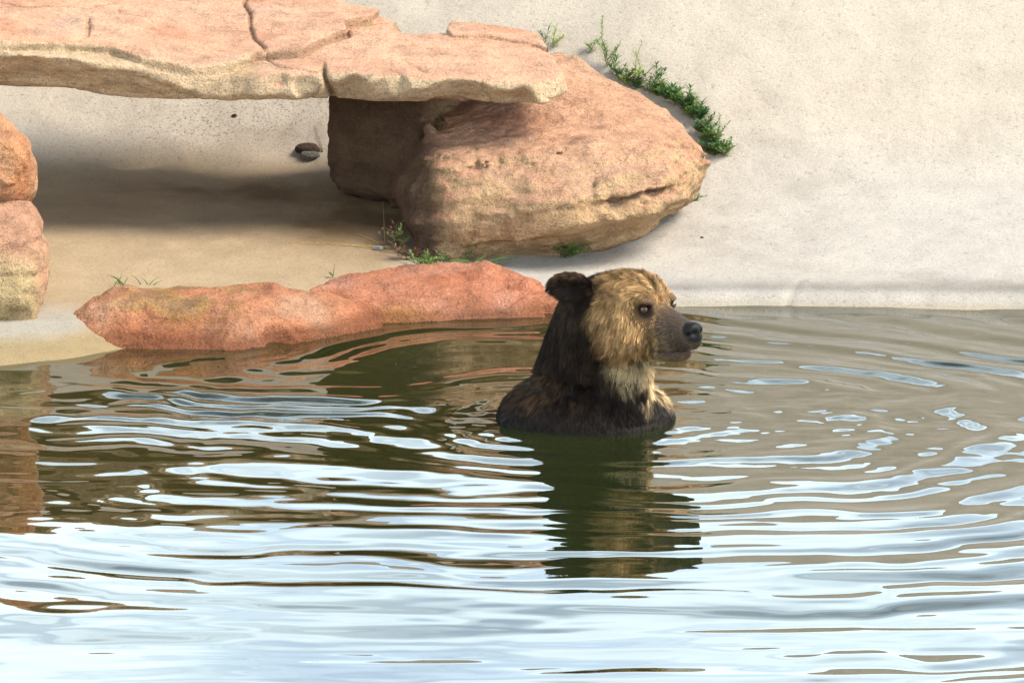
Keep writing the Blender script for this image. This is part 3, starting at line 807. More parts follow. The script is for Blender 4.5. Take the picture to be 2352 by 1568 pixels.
# ------------------------------------------------------------------ the bear
HO = W(1432, 712, 13.98)                                   # middle of the braincase
YAW = math.radians(43)
HF = np.array([math.cos(YAW), -math.sin(YAW), 0.0])        # towards the nose
HR = np.array([-math.sin(YAW), -math.cos(YAW), 0.0])       # the bear's right cheek
HU = np.array([0.0, 0.0, 1.0])
def H2W(f, r, u): return HO + f * HF + r * HR + u * HU
def ell(Fc, Rc, Uc, c, s, rot=None):
    a, b, e = Fc - c[0], Rc - c[1], Uc - c[2]
    if rot is not None:
        a, b, e = (rot[i][0] * a + rot[i][1] * b + rot[i][2] * e for i in range(3))
    k0 = np.sqrt((a / s[0]) ** 2 + (b / s[1]) ** 2 + (e / s[2]) ** 2) + 1e-6
    k1 = np.sqrt((a / s[0] ** 2) ** 2 + (b / s[1] ** 2) ** 2 + (e / s[2] ** 2) ** 2) + 1e-6
    return k0 * (k0 - 1) / k1
def cone(X, Y, Z, a, b, ra, rb):
    a = np.asarray(a); e = np.asarray(b) - a
    t = np.clip(((X - a[0]) * e[0] + (Y - a[1]) * e[1] + (Z - a[2]) * e[2]) / (e @ e), 0, 1)
    return np.sqrt((X - a[0] - t * e[0]) ** 2 + (Y - a[1] - t * e[1]) ** 2 + (Z - a[2] - t * e[2]) ** 2) - (ra + (rb - ra) * t)

h = 0.0065
lo = (-.16, 13.60, -1.05)
X, Y, Z = grid(lo, (.70, 14.56, .62), h)
C0 = W(1345, 985, 14.12); C0[2] = 0.0
bx0, by0 = C0[0], C0[1]
d = ell(X, Y, Z, (bx0, by0, -.02), (.297, .30, .178))
d = smin(d, ell(X, Y, Z, (bx0 + .01, by0 + .02, -.32), (.30, .31, .36)), .10)
for sx in (-1, 1):                                        # haunches and hind legs, standing on the pool floor
    hip = np.array([bx0 + sx * .17, by0 + .06, -.50]); knee = hip + (sx * .03, -.12, -.16); foot = hip + (sx * .02, -.02, -.37)
    d = smin(d, cone(X, Y, Z, hip, knee, .14, .10), .06)
    d = smin(d, cone(X, Y, Z, knee, foot, .09, .065), .04)
    d = smin(d, cone(X, Y, Z, foot, foot + (0, -.15, -.015), .06, .05), .03)
    sh = np.array([bx0 + sx * .20, by0 - .10 * (-sx), -.12])                          # forelegs paddling under water
    el = sh + (sx * .06 + .08, .05, -.26); pw = el + (.10, -.05, -.10)
    d = smin(d, cone(X, Y, Z, sh, el, .11, .075), .06)
    d = smin(d, cone(X, Y, Z, el, pw, .07, .055), .04)
k0 = int((0.03 - lo[2]) / h)
Zs = Z[:, :, k0:]
nk_a, nk_b = W(1362, 905, 14.10), W(1378, 745, 14.04)
sub = d[:, :, k0:].copy()
sub = smin(sub, cone(X, Y, Zs, nk_a, nk_b, .168, .148), .03)
sub = smin(sub, cone(X, Y, Zs, W(1322, 790, 14.10), W(1308, 860, 14.10), .098, .112), .035)            # nape
sub = smin(sub, cone(X, Y, Zs, W(1432, 850, 13.98), W(1420, 925, 13.98), .088, .105), .05)           # throat
Fc = (X - HO[0]) * HF[0] + (Y - HO[1]) * HF[1] + 0 * Zs
Rc = (X - HO[0]) * HR[0] + (Y - HO[1]) * HR[1] + 0 * Zs
Uc = Zs - HO[2] + 0 * Fc
q = ell(Fc, Rc, Uc, (-.01, 0, .005), (.135, .118, .118))                                              # braincase
q = smin(q, ell(Fc, Rc, Uc, (.062, 0, .032), (.098, .098, .094)), .03)                                # forehead
for s in (-1, 1):
    q = smin(q, ell(Fc, Rc, Uc, (.045, s * .075, -.075), (.105, .055, .080)), .04)                    # cheeks
    q = smin(q, ell(Fc, Rc, Uc, (.135, s * .052, .052), (.035, .026, .020)), .025)
    q = smin(q, ell(Fc, Rc, Uc, (.147, s * .066, .047), (.022, .015, .010)), .012)                    # brows
q = smin(q, ell(Fc, Rc, Uc, (.155, 0, -.030), (.085, .070, .062)), .03)
q = smin(q, cone(Fc, Rc, Uc, (.14, 0, -.012), (.280, 0, -.052), .047, .036), .02)                                # muzzle root
mz = ell(Fc, Rc, Uc, (.215, 0, -.050), (.095, .055, .052))
q = smin(q, mz, .03)
q = smin(q, ell(Fc, Rc, Uc, (.270, 0, -.058), (.044, .046, .040)), .02)
jaw = ell(Fc, Rc, Uc, (.155, 0, -.100), (.115, .054, .044))
q = smin(q, jaw, .012)
q = smin(q, ell(Fc, Rc, Uc, (.238, 0, -.106), (.040, .038, .028)), .012)                               # chin
q = smin(q, ell(Fc, Rc, Uc, (.302, 0, -.034), (.025, .036, .030)), .010)                               # nose pad
for s in (-1, 1):                                                                                     # nostrils
    q = smax(q, -ell(Fc, Rc, Uc, (.327, s * .018, -.038), (.015, .011, .012)), .006)
    q = smax(q, -ell(Fc, Rc, Uc, (.314, s * .036, -.043), (.014, .011, .006)), .004)
    q = smax(q, -ell(Fc, Rc, Uc, (.158, s * .070, .027), (.016, .013, .013)), .012)                   # eye sockets
# the mouth: a crease round the muzzle that turns up at its corner
um = -.094 - .010 * np.sin(np.clip((Fc - .16) / .13, 0, 1) * np.pi) + .010 * sstep(.19, .165, Fc)
q = q + .0055 * np.exp(-((Uc - um) / .0045) ** 2) * sstep(.160, .178, Fc)
def ear_rot(s):
    L = np.array([-.66, s * .72, .20]); L /= np.linalg.norm(L)
    Tn = np.array([.62, s * .74, -.12]); Tn -= L * (Tn @ L); Tn /= np.linalg.norm(Tn)
    return [L, Tn, np.cross(L, Tn)]
for s, dz in ((1, 0.0), (-1, -.055)):
    R_ = ear_rot(s)
    c = np.array([-.092, s * .156, .084 + dz])
    e1 = ell(Fc, Rc, Uc, c, (.074, .024, .046), R_)
    e1 = smax(e1, -ell(Fc, Rc, Uc, c + .022 * R_[1] + .010 * R_[0], (.054, .020, .033), R_), .010)
    q = smin(q, e1, .022)
sub = smin(sub, q, .035)
d[:, :, k0:] = sub
d = d.astype(np.float32)
m = np.abs(d) < .04
xb, yb, zb = (np.broadcast_to(a, d.shape)[m] for a in (X, Y, Z))
fb = (xb - HO[0]) * HF[0] + (yb - HO[1]) * HF[1]
d[m] += .006 * fbm(xb, yb, zb, 9, 3) * sstep(.12, .04, fb)
d[m] += .024 * np.exp(-((zb - .165 + .12 * np.maximum(xb - .28, 0) - .01 * fbm(xb, yb, zb, 6, 2)) / .014) ** 2) * sstep(14.2, 14.05, yb) * sstep(.30, .24, xb)
BV, BQ = surface_nets(d, lo, h)
BN = vert_normals(BV, BQ)
def head_co(v):
    w = v - HO
    return w @ HF, w @ HR, w @ HU
vf, vr, vu = head_co(BV)
noseM = sstep(1.14, 1.02, np.sqrt(((vf - .302) / .031) ** 2 + (vr / .041) ** 2 + ((vu + .036) / .036) ** 2))
lipM = np.exp(-((vu - (-.094 - .010 * np.sin(np.clip((vf - .16) / .13, 0, 1) * np.pi) + .010 * sstep(.19, .165, vf))) / .0065) ** 2) * sstep(.158, .175, vf)
lowlip = np.exp(-((vu + .110) / .006) ** 2) * sstep(.20, .225, vf) * sstep(.30, .27, vf)
eyeM = np.zeros(len(BV))
for s in (-1, 1):
    eyeM = np.maximum(eyeM, sstep(.0185, .0135, np.sqrt((vf - .152) ** 2 + (vr - s * .066) ** 2 + (vu - .027) ** 2)))
skin = np.tile(np.array([.014, .009, .006]), (len(BV), 1))
muz = sstep(.15, .19, vf) * sstep(-.16, -.08, vu)
skin = mixc(skin, sstep(-.02, .04, vf) * sstep(-.14, -.08, vu), np.array([.15, .080, .030]))
skin = mixc(skin, muz, np.array([.060, .042, .030]))
skin = mixc(skin, lowlip * .8, np.array([.16, .095, .085]))
skin = mixc(skin, lipM, np.array([.012, .009, .009]))
for s in (-1, 1):
    skin = mixc(skin, sstep(.036, .020, np.sqrt((vf - .152) ** 2 + (vr - s * .066) ** 2 + (vu - .024) ** 2)), np.array([.020, .012, .008]))
skin = mixc(skin, eyeM, np.array([.012, .008, .006]))
skin = mixc(skin, noseM, np.array([.009, .0085, .0085]))
def skin_material():
    m, t, b, _ = new_mat('bear_skin')
    at = N(t, 'ShaderNodeAttribute', attribute_name='tint')
    P = N(t, 'ShaderNodeNewGeometry').outputs['Position']
    n = noise(t, P, 330.0, 3, .6)
    t.links.new(mix_rgb(t, 1.0, at.outputs['Color'], ramp(t, n, [(.3, .7), (.7, 1.3)]), 'MULTIPLY'), b.inputs['Base Color'])
    b.inputs['Roughness'].default_value = .6; b.inputs['Specular IOR Level'].default_value = .15
    t.links.new(bump(t, b, n, .5, .002), b.inputs['Normal'])
    return m
def nose_material():
    m, t, b, _ = new_mat('wet_nose')
    at = N(t, 'ShaderNodeAttribute', attribute_name='tint')
    P = N(t, 'ShaderNodeNewGeometry').outputs['Position']
    v = N(t, 'ShaderNodeTexVoronoi', in_Scale=420.0)
    t.links.new(P, v.inputs['Vector'])
    t.links.new(at.outputs['Color'], b.inputs['Base Color'])
    b.inputs['Roughness'].default_value = .5; b.inputs['Specular IOR Level'].default_value = .16
    t.links.new(bump(t, b, v.outputs[0], .4, .0015), b.inputs['Normal'])
    return m
M_SKIN, M_NOSE = skin_material(), nose_material()
bear_me = np_mesh('bear', BV, BQ, M_SKIN, True, skin)
bear_me.materials.append(M_NOSE)
fm = (noseM[BQ].mean(1) > .5).astype(np.int32)
bear_me.polygons.foreach_set('material_index', fm)
bear = obj('bear', bear_me)
tag(bear, 'wet brown bear sitting shoulder deep in the pool, head turned to look back', 'bear')

def eye_material():
    m, t, b, _ = new_mat('bear_eye')
    at = N(t, 'ShaderNodeAttribute', attribute_name='tint')
    t.links.new(at.outputs['Color'], b.inputs['Base Color'])
    b.inputs['Roughness'].default_value = .06
    b.inputs['Coat Weight'].default_value = .8
    return m
M_EYE = eye_material()
for s in (1, -1):
    bm = bmesh.new()
    bmesh.ops.create_uvsphere(bm, u_segments=28, v_segments=20, radius=.0125)
    pos = H2W(.1455, .0645, .0265) if s == 1 else H2W(.152, -.069, .027)
    gaze = Vector((0, 0, CAM_H)) - Vector(pos)
    gaze = (gaze.normalized() + Vector(HF) * .25 + Vector((0, 0, .05))).normalized() if s == 1 else (Vector(HF) + Vector(HR) * -.5).normalized()
    me = bpy.data.meshes.new('eye'); bm.to_mesh(me); bm.free()
    v = np.empty(len(me.vertices) * 3, np.float32); me.vertices.foreach_get('co', v); v = v.reshape(-1, 3)
    ca = (v / .0125) @ np.array(gaze)
    c = np.tile(np.array([.05, .035, .03]), (len(v), 1))
    c = mixc(c, sstep(.60, .68, ca), np.array([.15, .052, .014]))
    c = mixc(c, sstep(.90, .92, ca), np.array([.004, .003, .003]))
    cc = np.ones((len(v), 4), np.float32); cc[:, :3] = c
    me.color_attributes.new('tint', 'FLOAT_COLOR', 'POINT').data.foreach_set('color', cc.ravel())
    me.polygons.foreach_set('use_smooth', np.ones(len(me.polygons), bool))
    me.materials.append(M_EYE)
    obj('eye', me, bear, pos.tolist())

# fur: strands grown from the skin, combed, clumped into wet locks
T = np.concatenate([BQ[:, [0, 1, 2]], BQ[:, [0, 2, 3]]])
tc_ = BV[T].mean(1)
keep = tc_[:, 2] > -.08
T = T[keep]; tc_ = tc_[keep]
ar = .5 * np.linalg.norm(np.cross(BV[T[:, 1]] - BV[T[:, 0]], BV[T[:, 2]] - BV[T[:, 0]]), axis=1)
tf, tr_, tu = head_co(tc_)
headw = sstep(-.20, -.06, tf) * sstep(-.22, -.14, tu)
facing = (BN[T].mean(1) @ np.array([0, -1, .25]))
ar = ar * (1 + 1.3 * headw + 2.0 * sstep(.15, .19, tf) * sstep(-.18, -.14, tu)) * np.where(facing > -.35, 1, .35)
NS = 170000
ti = rng.choice(len(T), NS, p=ar / ar.sum())
b1, b2 = rng.random(NS), rng.random(NS)
sw = b1 + b2 > 1; b1[sw], b2[sw] = 1 - b1[sw], 1 - b2[sw]
wts = np.stack([1 - b1 - b2, b1, b2], 1)
P0 = (BV[T[ti]] * wts[:, :, None]).sum(1)
Nn = (BN[T[ti]] * wts[:, :, None]).sum(1); Nn /= np.linalg.norm(Nn, axis=1, keepdims=True)
def at_v(a): return (a[T[ti]] * wts).sum(1)
bare = np.maximum.reduce([at_v(noseM), at_v(lipM), at_v(eyeM) * 1.1])
ok = rng.random(NS) > bare * 1.4
P0, Nn = P0[ok], Nn[ok]
NS = len(P0)
f, r, u = head_co(P0)
x, y, z = P0.T
n1 = fbm(x, y, z, 14, 3); n2 = fbm(x, y, z + 3, 30, 2); n3 = fbm(x, y, z + 8, 6, 3)
# region weights
is_head = sstep(-.13, -.05, f) * sstep(-.20, -.13, u + .25 * np.maximum(0, f))
ear = sstep(.095, .070, np.sqrt((f + .078) ** 2 + (np.abs(r) - .145) ** 2 + (u - .08) ** 2))
muzzle = sstep(.135, .235, f + .03 * n3 + .02 * n2 + .02 * np.minimum(u + .03, 0) * 10 * .05) * sstep(-.17, -.12, u)
eye_d = np.minimum(np.sqrt((f - .152) ** 2 + (r - .066) ** 2 + (u - .027) ** 2), np.sqrt((f - .152) ** 2 + (r + .066) ** 2 + (u - .027) ** 2))
body = sstep(.24, .15, z)
wet = sstep(.105, .015, z + .03 * n3)
under = sstep(-.11, -.15, u) * sstep(-.05, .02, f)
# comb directions
down = np.array([0, 0, -1.0])
crown = sstep(.03, .10, u)
D_head = (-HF)[None] * (.55 + .6 * crown)[:, None] + down[None] * (1.05 - .75 * crown)[:, None] + HR[None] * (np.sign(r) * .25 * crown)[:, None]
D_muz = (-HF)[None] * 1.0 + down[None] * .35 + HR[None] * (np.sign(r) * .2)[:, None]
D_ear = (-HF)[None] * .55 + HR[None] * (np.sign(r) * .75)[:, None] + HU[None] * (.35 * np.sign(u - .08))[:, None]
D_neck = np.tile(down * 1.0, (NS, 1)) + np.array([-.12, 0, 0])
rad = np.stack([x - bx0, y - by0, 0 * x], 1); rad /= np.maximum(np.linalg.norm(rad, axis=1, keepdims=True), 1e-4)
D_body = rad * .8 + down * .8
Dm = D_neck * (1 - body)[:, None] + D_body * body[:, None]
for wgt, dd in ((is_head, D_head), (muzzle, D_muz), (ear, D_ear)):
    Dm = Dm * (1 - wgt)[:, None] + dd * wgt[:, None]
sw1 = np.stack([fbm(x, y, z + 20, 11, 3), fbm(x, y, z + 30, 11, 3), fbm(x, y, z + 40, 11, 3)], 1)
Dm = Dm + sw1 * (.55 + .35 * is_head * crown)[:, None] * (1 - .7 * muzzle)[:, None]
Tn = Dm - Nn * (Dm * Nn).sum(1, keepdims=True)
Tn /= np.maximum(np.linalg.norm(Tn, axis=1, keepdims=True), 1e-6)
L = np.full(NS, .040)
L = L * (1 - body) + (.034 - .012 * wet) * body
L = L * (1 - is_head) + (.040 + .012 * sstep(.0, -.10, u) - .006 * crown) * is_head
L = L * (1 - np.sqrt(muzzle)) + (.012 + .008 * sstep(-.06, -.10, u)) * muzzle
L = L * (1 - ear) + .022 * ear
L = np.where(eye_d < .06, np.minimum(L, .006 + .45 * np.maximum(eye_d - .02, 0)), L)
fm_ = sstep(.10, .17, f) * (1 - muzzle)
L = L * (1 - .45 * fm_ * sstep(.09, .04, u))
L = L + .020 * np.exp(-((z - .20 + .12 * np.maximum(x - .28, 0)) / .02) ** 2) * (1 - is_head) * sstep(.33, .27, x)
L *= rng.uniform(.72, 1.2, NS)
lift = .26 * np.ones(NS) * (1 - .6 * wet) * (1 - .25 * muzzle) + .14 * crown * is_head + .08 * n1
# locks
G = rng.choice(NS, 15000, replace=False)
kd = kdtree.KDTree(len(G))
for i, g in enumerate(G): kd.insert(P0[g], i)
kd.balance()
gi = np.array([kd.find(p)[1] for p in P0.tolist()])
gidx = G[gi]
gi0 = gidx
M = 6
ts = np.linspace(0, 1, M)
pts = np.empty((NS, M, 3))
pts[:, 0] = P0 - Nn * .002
jit = rng.normal(0, .17, (NS, 3)); wav = rng.uniform(0, 6.28, NS)
for i in range(1, M):
    t = (ts[i] + ts[i - 1]) / 2
    dd = Nn * (lift * (1.25 - t))[:, None] + Tn + down * (.35 * t * (1 - .8 * is_head * crown))[:, None] + jit + np.cross(Nn, Tn) * (.30 * np.sin(wav[gi0] + 5 * t))[:, None]
    dd /= np.linalg.norm(dd, axis=1, keepdims=True)
    pts[:, i] = pts[:, i - 1] + dd * (L / (M - 1))[:, None]
same = ((Nn * Nn[gidx]).sum(1) > .35) & (np.linalg.norm(P0 - P0[gidx], axis=1) < .03)
cl = np.where(same, .80, 0) * rng.uniform(.35, 1.1, NS) * (1 - .75 * muzzle) * (1 - .3 * ear)
glen = (L[gidx] > 0)
for i in range(1, M):
    wgt = (cl * ts[i] ** 1.0)[:, None]
    pts[:, i] = pts[:, i] * (1 - wgt) + (pts[gidx, i] if i == 0 else pts[gidx, i].copy()) * wgt
pts = pts.astype(np.float32)
# colours
lock = (.62 + .76 * rng.random(NS))[gidx]
stk_v = fbm(f * 70, r * 70, u * 13, 1.0, 3, .6); stk_h = fbm(f * 16, r * 75, u * 30, 1.0, 3, .6); stk_b = fbm(x * 60, y * 60, z * 12, 1.0, 3, .6)
streak = (stk_v * (1 - crown) + stk_h * crown) * is_head + stk_b * (1 - is_head)
lock = lock * np.clip(1 + 1.5 * streak * (1 - .6 * muzzle), .3, 1.9)
lockhue = rng.uniform(0, 1, NS)[gidx]
c = np.tile(np.array([.015, .0082, .0050]), (NS, 1))                                     # dark brown
c = mixc(c, body * sstep(-.05, .45, n3 + .7 * (bx0 - .10 - x) / .2) * .75 * (1 - .8 * wet), np.array([.085, .048, .024]))
c = mixc(c, sstep(.15, .5, n1) * .25 * (1 - wet) * (1 - ear), np.array([.11, .068, .038]))
neckmid = (1 - body) * sstep(-.18, -.02, f - .10 * n3) * (1 - is_head)
c = mixc(c, neckmid * .35, np.array([.10, .060, .033]))
gold = is_head * sstep(-.075, .025, f + .05 * n3 + .03 * n1 - .60 * np.maximum(0, .01 - u)) * (1 - ear)
G1 = np.array([.36, .190, .070]); G2 = np.array([.60, .390, .185]); G3 = np.array([.20, .098, .034])
gc = G1[None] * (1 - lockhue)[:, None] + G2[None] * lockhue[:, None]
gc = gc * (1 - .55 * sstep(-.02, -.12, u))[:, None] + G3[None] * (.55 * sstep(-.02, -.12, u))[:, None]
gc = gc * (1 - .6 * sstep(.1, .45, n1 + .5 * n2))[:, None] + np.array([.16, .085, .032]) * (.6 * sstep(.1, .45, n1 + .5 * n2))[:, None]
c = c * (1 - gold)[:, None] + gc * gold[:, None]
c = mixc(c, sstep(-.05, -.13, u + .04 * n3) * sstep(.10, .0, f) * gold * .7, np.array([.085, .045, .020]))
throat = sstep(.295, .35, x + .03 * n3) * sstep(-.115, -.145, u - .10 * np.maximum(f - .12, 0)) * sstep(-.035, .03, z - (.200 - (x - .30) * .66) + .09 * n1)
c = mixc(c, throat * .95, np.array([.66, .48, .265]))
mzc = np.array([.070, .050, .037])[None] * (1 + .45 * n2[:, None]) + np.array([.17, .105, .048])[None] * (sstep(.0, -.06, u) * sstep(.29, .19, f))[:, None] + np.array([.09, .065, .045])[None] * (.5 * sstep(.15, .5, n1))[:, None]
c = c * (1 - muzzle * .95)[:, None] + mzc * (muzzle * .95)[:, None]
c = mixc(c, sstep(.040, .024, eye_d) * .92, np.array([.026, .015, .009]))
chin = sstep(-.098, -.112, u) * sstep(.15, .20, f)
c = mixc(c, chin * .6, np.array([.20, .13, .07]))
c = mixc(c, ear * sstep(.10, .125, u) * .5, np.array([.12, .062, .03]))
c = mixc(c, wet * .85, np.array([.013, .010, .009]))
c = c * lock[:, None] * rng.uniform(.85, 1.15, (NS, 1)) * (1 + muzzle * rng.uniform(-.5, .8, NS) * .8)[:, None]
cp = np.ones((NS, M, 4), np.float32)
tipb = (.78 + .34 * ts)[None, :, None]
cp[:, :, :3] = np.clip(c[:, None, :] * tipb, 0, .95)
cu = bpy.data.hair_curves.new('fur')
cu.add_curves([M] * NS)
cu.attributes['position'].data.foreach_set('vector', pts.ravel()) if 'position' in cu.attributes else None
rr_ = cu.attributes.get('radius') or cu.attributes.new('radius', 'FLOAT', 'POINT')
thick = (.00048 - .00014 * muzzle)[:, None] * np.array([1.0, 1.0, .95, .8, .55, .18])[None]
rr_.data.foreach_set('value', thick.astype(np.float32).ravel())
ca_ = cu.attributes.new('fur_color', 'FLOAT_COLOR', 'POINT')
ca_.data.foreach_set('color', cp.ravel())
def fur_material():
    m = bpy.data.materials.new('fur'); m.use_nodes = True
    t = m.node_tree; t.nodes.clear()
    out = t.nodes.new('ShaderNodeOutputMaterial')
    hb = t.nodes.new('ShaderNodeBsdfPrincipled')
    at = N(t, 'ShaderNodeAttribute', attribute_name='fur_color')
    t.links.new(at.outputs['Color'], hb.inputs['Base Color'])
    hb.inputs['Roughness'].default_value = .5
    hb.inputs['Specular IOR Level'].default_value = .14
    t.links.new(hb.outputs[0], out.inputs[0])
    return m
cu.materials.append(fur_material())
fur = obj('fur', cu, bear)
# ------------------------------------------------------------------ weeds, grass, straws and small stones
def leaf_material(name, colr, trans=.35):
    m = bpy.data.materials.new(name); m.use_nodes = True
    t = m.node_tree; t.nodes.clear()
    out = t.nodes.new('ShaderNodeOutputMaterial')
    P = N(t, 'ShaderNodeNewGeometry').outputs['Position']
    c = mix_rgb(t, 1.0, tuple(colr), ramp(t, noise(t, P, 60.0, 3, .6), [(.3, .65), (.7, 1.4)]), 'MULTIPLY')
    b = t.nodes.new('ShaderNodeBsdfPrincipled'); b.inputs['Roughness'].default_value = .55
    tl = t.nodes.new('ShaderNodeBsdfTranslucent')
    t.links.new(c, b.inputs['Base Color']); t.links.new(c, tl.inputs['Color'])
    mx = t.nodes.new('ShaderNodeMixShader'); mx.inputs[0].default_value = trans
    t.links.new(b.outputs[0], mx.inputs[1]); t.links.new(tl.outputs[0], mx.inputs[2]); t.links.new(mx.outputs[0], out.inputs[0])
    return m
M_DARK = leaf_material('dark_leaf', (.085, .170, .055)); M_MID = leaf_material('mid_leaf', (.17, .27, .07)); M_PALE = leaf_material('pale_leaf', (.32, .42, .10))
M_STRAW = leaf_material('straw', (.50, .33, .11), .15); M_TWIG = leaf_material('dead_twig', (.16, .085, .045), .1); M_STEM = leaf_material('stem', (.15, .15, .05), .1)

def tube_np(pts, rads, k=5):
    pts = np.asarray(pts, float); n = len(pts)
    V, Q = [], []
    for i in range(n):
        t = pts[min(i + 1, n - 1)] - pts[max(i - 1, 0)]; t /= max(np.linalg.norm(t), 1e-9)
        a = np.cross(t, (0.3, 1, .2)); a /= np.linalg.norm(a); b = np.cross(t, a)
        for j in range(k):
            w = 2 * math.pi * j / k
            V.append(pts[i] + rads[i] * (math.cos(w) * a + math.sin(w) * b))
    for i in range(n - 1):
        for j in range(k):
            Q.append((i * k + j, i * k + (j + 1) % k, (i + 1) * k + (j + 1) % k, (i + 1) * k + j))
    return V, Q
class Soup:
    def __init__(s): s.V, s.F = [], []
    def add(s, V, F):
        b = len(s.V); s.V += [tuple(v) for v in V]; s.F += [tuple(i + b for i in f) for f in F]
    def build(s, name, mat, parent, kind=None):
        me = bpy.data.meshes.new(name); me.from_pydata(s.V, [], s.F); me.update()
        me.polygons.foreach_set('use_smooth', np.ones(len(me.polygons), bool))
        me.materials.append(mat)
        o = obj(name, me, parent)
        if kind: o['kind'] = kind
        return o
def leaf(sp, p, dr, up, L, wd, droop=.25):
    dr = dr / np.linalg.norm(dr)
    s = np.cross(dr, up); s /= max(np.linalg.norm(s), 1e-6)
    nrm = np.cross(s, dr)
    p1 = p + dr * L * .4 ; p2 = p + dr * L * .75 - nrm * L * droop * .35; p3 = p + dr * L - nrm * L * droop
    V = [p, p1 + s * wd + nrm * wd * .4, p1, p1 - s * wd + nrm * wd * .4, p2 + s * wd * .7 + nrm * wd * .3, p2, p2 - s * wd * .7 + nrm * wd * .3, p3]
    sp.add(V, [(0, 2, 1), (0, 3, 2), (1, 2, 5, 4), (2, 3, 6, 5), (4, 5, 7), (5, 6, 7)])

def weed(px, py, tx, ty, label, style='dark', n_br=3, leaves=16, L=.030, wd=.0036, group=None, name='weed', base=None, spread=.5):
    """A leafy weed whose foot is at photo pixel (px, py) and whose tip reaches (tx, ty)."""
    rn = np.random.default_rng(int(px * 7 + py)); L *= rn.uniform(1.3, 1.9); wd *= rn.uniform(.85, 1.25); leaves = int(leaves * rn.uniform(1.1, 1.6)); n_br = n_br + (rn.integers(0, 4) if n_br > 2 else 0); spread *= rn.uniform(1.2, 1.7)
    foot = ground_hit(px, py) if base is None else np.array(base, float)
    tip = W(tx, ty, foot[1]) - foot
    root = bpy.data.objects.new(name, None); col.objects.link(root); root.location = foot.tolist()
    root.empty_display_size = .05
    tag(root, label, 'plant', group)
    stem, fol = Soup(), Soup()
    Hh = np.linalg.norm(tip)
    def shoot(p0, vec, nl, Ls):
        k = 6
        side = np.array([rn.normal(0, .08), rn.normal(0, .08), 0]) * np.linalg.norm(vec)
        pts = [p0 + vec * t + side * math.sin(t * math.pi) for t in np.linspace(0, 1, k)]
        stem.add(*tube_np(pts, np.linspace(.0020, .0007, k)))
        for i in range(nl):
            t = .12 + .88 * (i + rn.random()) / nl
            a = pts[min(int(t * (k - 1)), k - 2)]; b = pts[min(int(t * (k - 1)) + 1, k - 1)]
            q = a + (b - a) * (t * (k - 1) % 1)
            w = i * 2.4 + rn.normal(0, .4)
            dr = np.array([math.cos(w), math.sin(w), .55 + .6 * t + rn.normal(0, .2)])
            leaf(fol, q, dr, np.array([0, 0, 1.0]), Ls * rn.uniform(.6, 1.15) * (1.1 - .45 * t), wd * rn.uniform(.8, 1.2), rn.uniform(.05, .4))
    shoot(np.zeros(3) - (0, 0, .01), tip + (0, 0, .01), leaves, L)
    for j in range(n_br):
        w = rn.uniform(0, 2 * math.pi); t0 = rn.uniform(0, .4)
        v = np.array([math.cos(w) * spread, math.sin(w) * spread, rn.uniform(.4, .9)]) * Hh * rn.uniform(.35, .65)
        shoot(tip * t0, v, max(5, int(leaves * .6)), L * .85)
    stem.build('stem', M_STEM if style != 'dead' else M_TWIG, root)
    fol.build('foliage', {'dark': M_DARK, 'mid': M_MID, 'pale': M_PALE, 'dead': M_TWIG}[style], root, 'stuff')
    return root

G_BOUL = 'weeds growing along the back of the boulder'
weed(1217, 96, 1218, 74, 'tiny weed tip peeping over the slab rim', 'mid', 0, 9, .016, .003)
weed(1245, 108, 1262, 58, 'thin dark weed sprig behind the slab end with crooked stem', 'dark', 1, 11, .022, .003)
weed(1270, 112, 1277, 61, 'bright green upright weed sprig behind the slab end', 'pale', 1, 18, .024, .0035)
weed(1350, 124, 1378, 90, 'short weed leaning over the boulder crest', 'mid', 1, 14, .030, .0035)
weed(1397, 156, 1384, 40, 'tallest thin pale weed spike behind the boulder', 'mid', 3, 26, .022, .003)
weed(1403, 150, 1428, 90, 'wispy yellowish weed stalk beside the tallest spike', 'pale', 0, 10, .014, .002)
weed(1425, 186, 1416, 132, 'dark leafy weed at the foot of the tall spike', 'dark', 4, 18, .034, .0040)
weed(1449, 204, 1452, 114, 'straight pale weed spike in the middle of the boulder weeds', 'pale', 2, 24, .020, .003)
weed(1465, 206, 1475, 95, 'slender pale weed with bent tip above dark leaves', 'pale', 2, 24, .020, .003)
weed(1458, 208, 1468, 172, 'low dark weed clump below the two pale spikes', 'dark', 6, 18, .034, .0042)
weed(1492, 218, 1508, 150, 'pointed dark weed standing right of the pale spikes', 'dark', 4, 22, .034, .0042)
weed(1524, 232, 1545, 202, 'spreading dark weed with long narrow leaves on the boulder edge', 'dark', 5, 18, .042, .0045, spread=.9)
weed(1572, 262, 1587, 202, 'dark weed with a tall leafy top near the boulder shoulder', 'dark', 5, 22, .042, .0045)
weed(1604, 285, 1612, 236, 'dense dark weed hugging the boulder shoulder', 'dark', 6, 22, .040, .0045)
weed(1622, 315, 1634, 268, 'dark bushy weed where the boulder turns down', 'dark', 7, 22, .036, .0045, spread=.8)
weed(1650, 352, 1653, 264, 'light weed spike rising from the lowest bush', 'mid', 3, 24, .022, .003)
weed(1640, 362, 1648, 312, 'round dark bush at the lower end of the weeds', 'dark', 10, 22, .028, .0038, spread=1.0)
weed(1664, 360, 1681, 318, 'small side weed on the outer edge of the lowest bush', 'mid', 5, 16, .024, .0036, spread=.8)
weed(1596, 462, 1606, 446, 'tiny green weed in the crack under the boulder tip', 'mid', 4, 10, .016, .003, spread=1.2)
weed(1437, 196, 1434, 150, 'mid green weed between the tall spike and the straight pale one', 'mid', 4, 18, .030, .0038)
weed(1510, 224, 1522, 186, 'bright weed filling the gap beyond the pointed dark one', 'mid', 4, 18, .034, .0040)
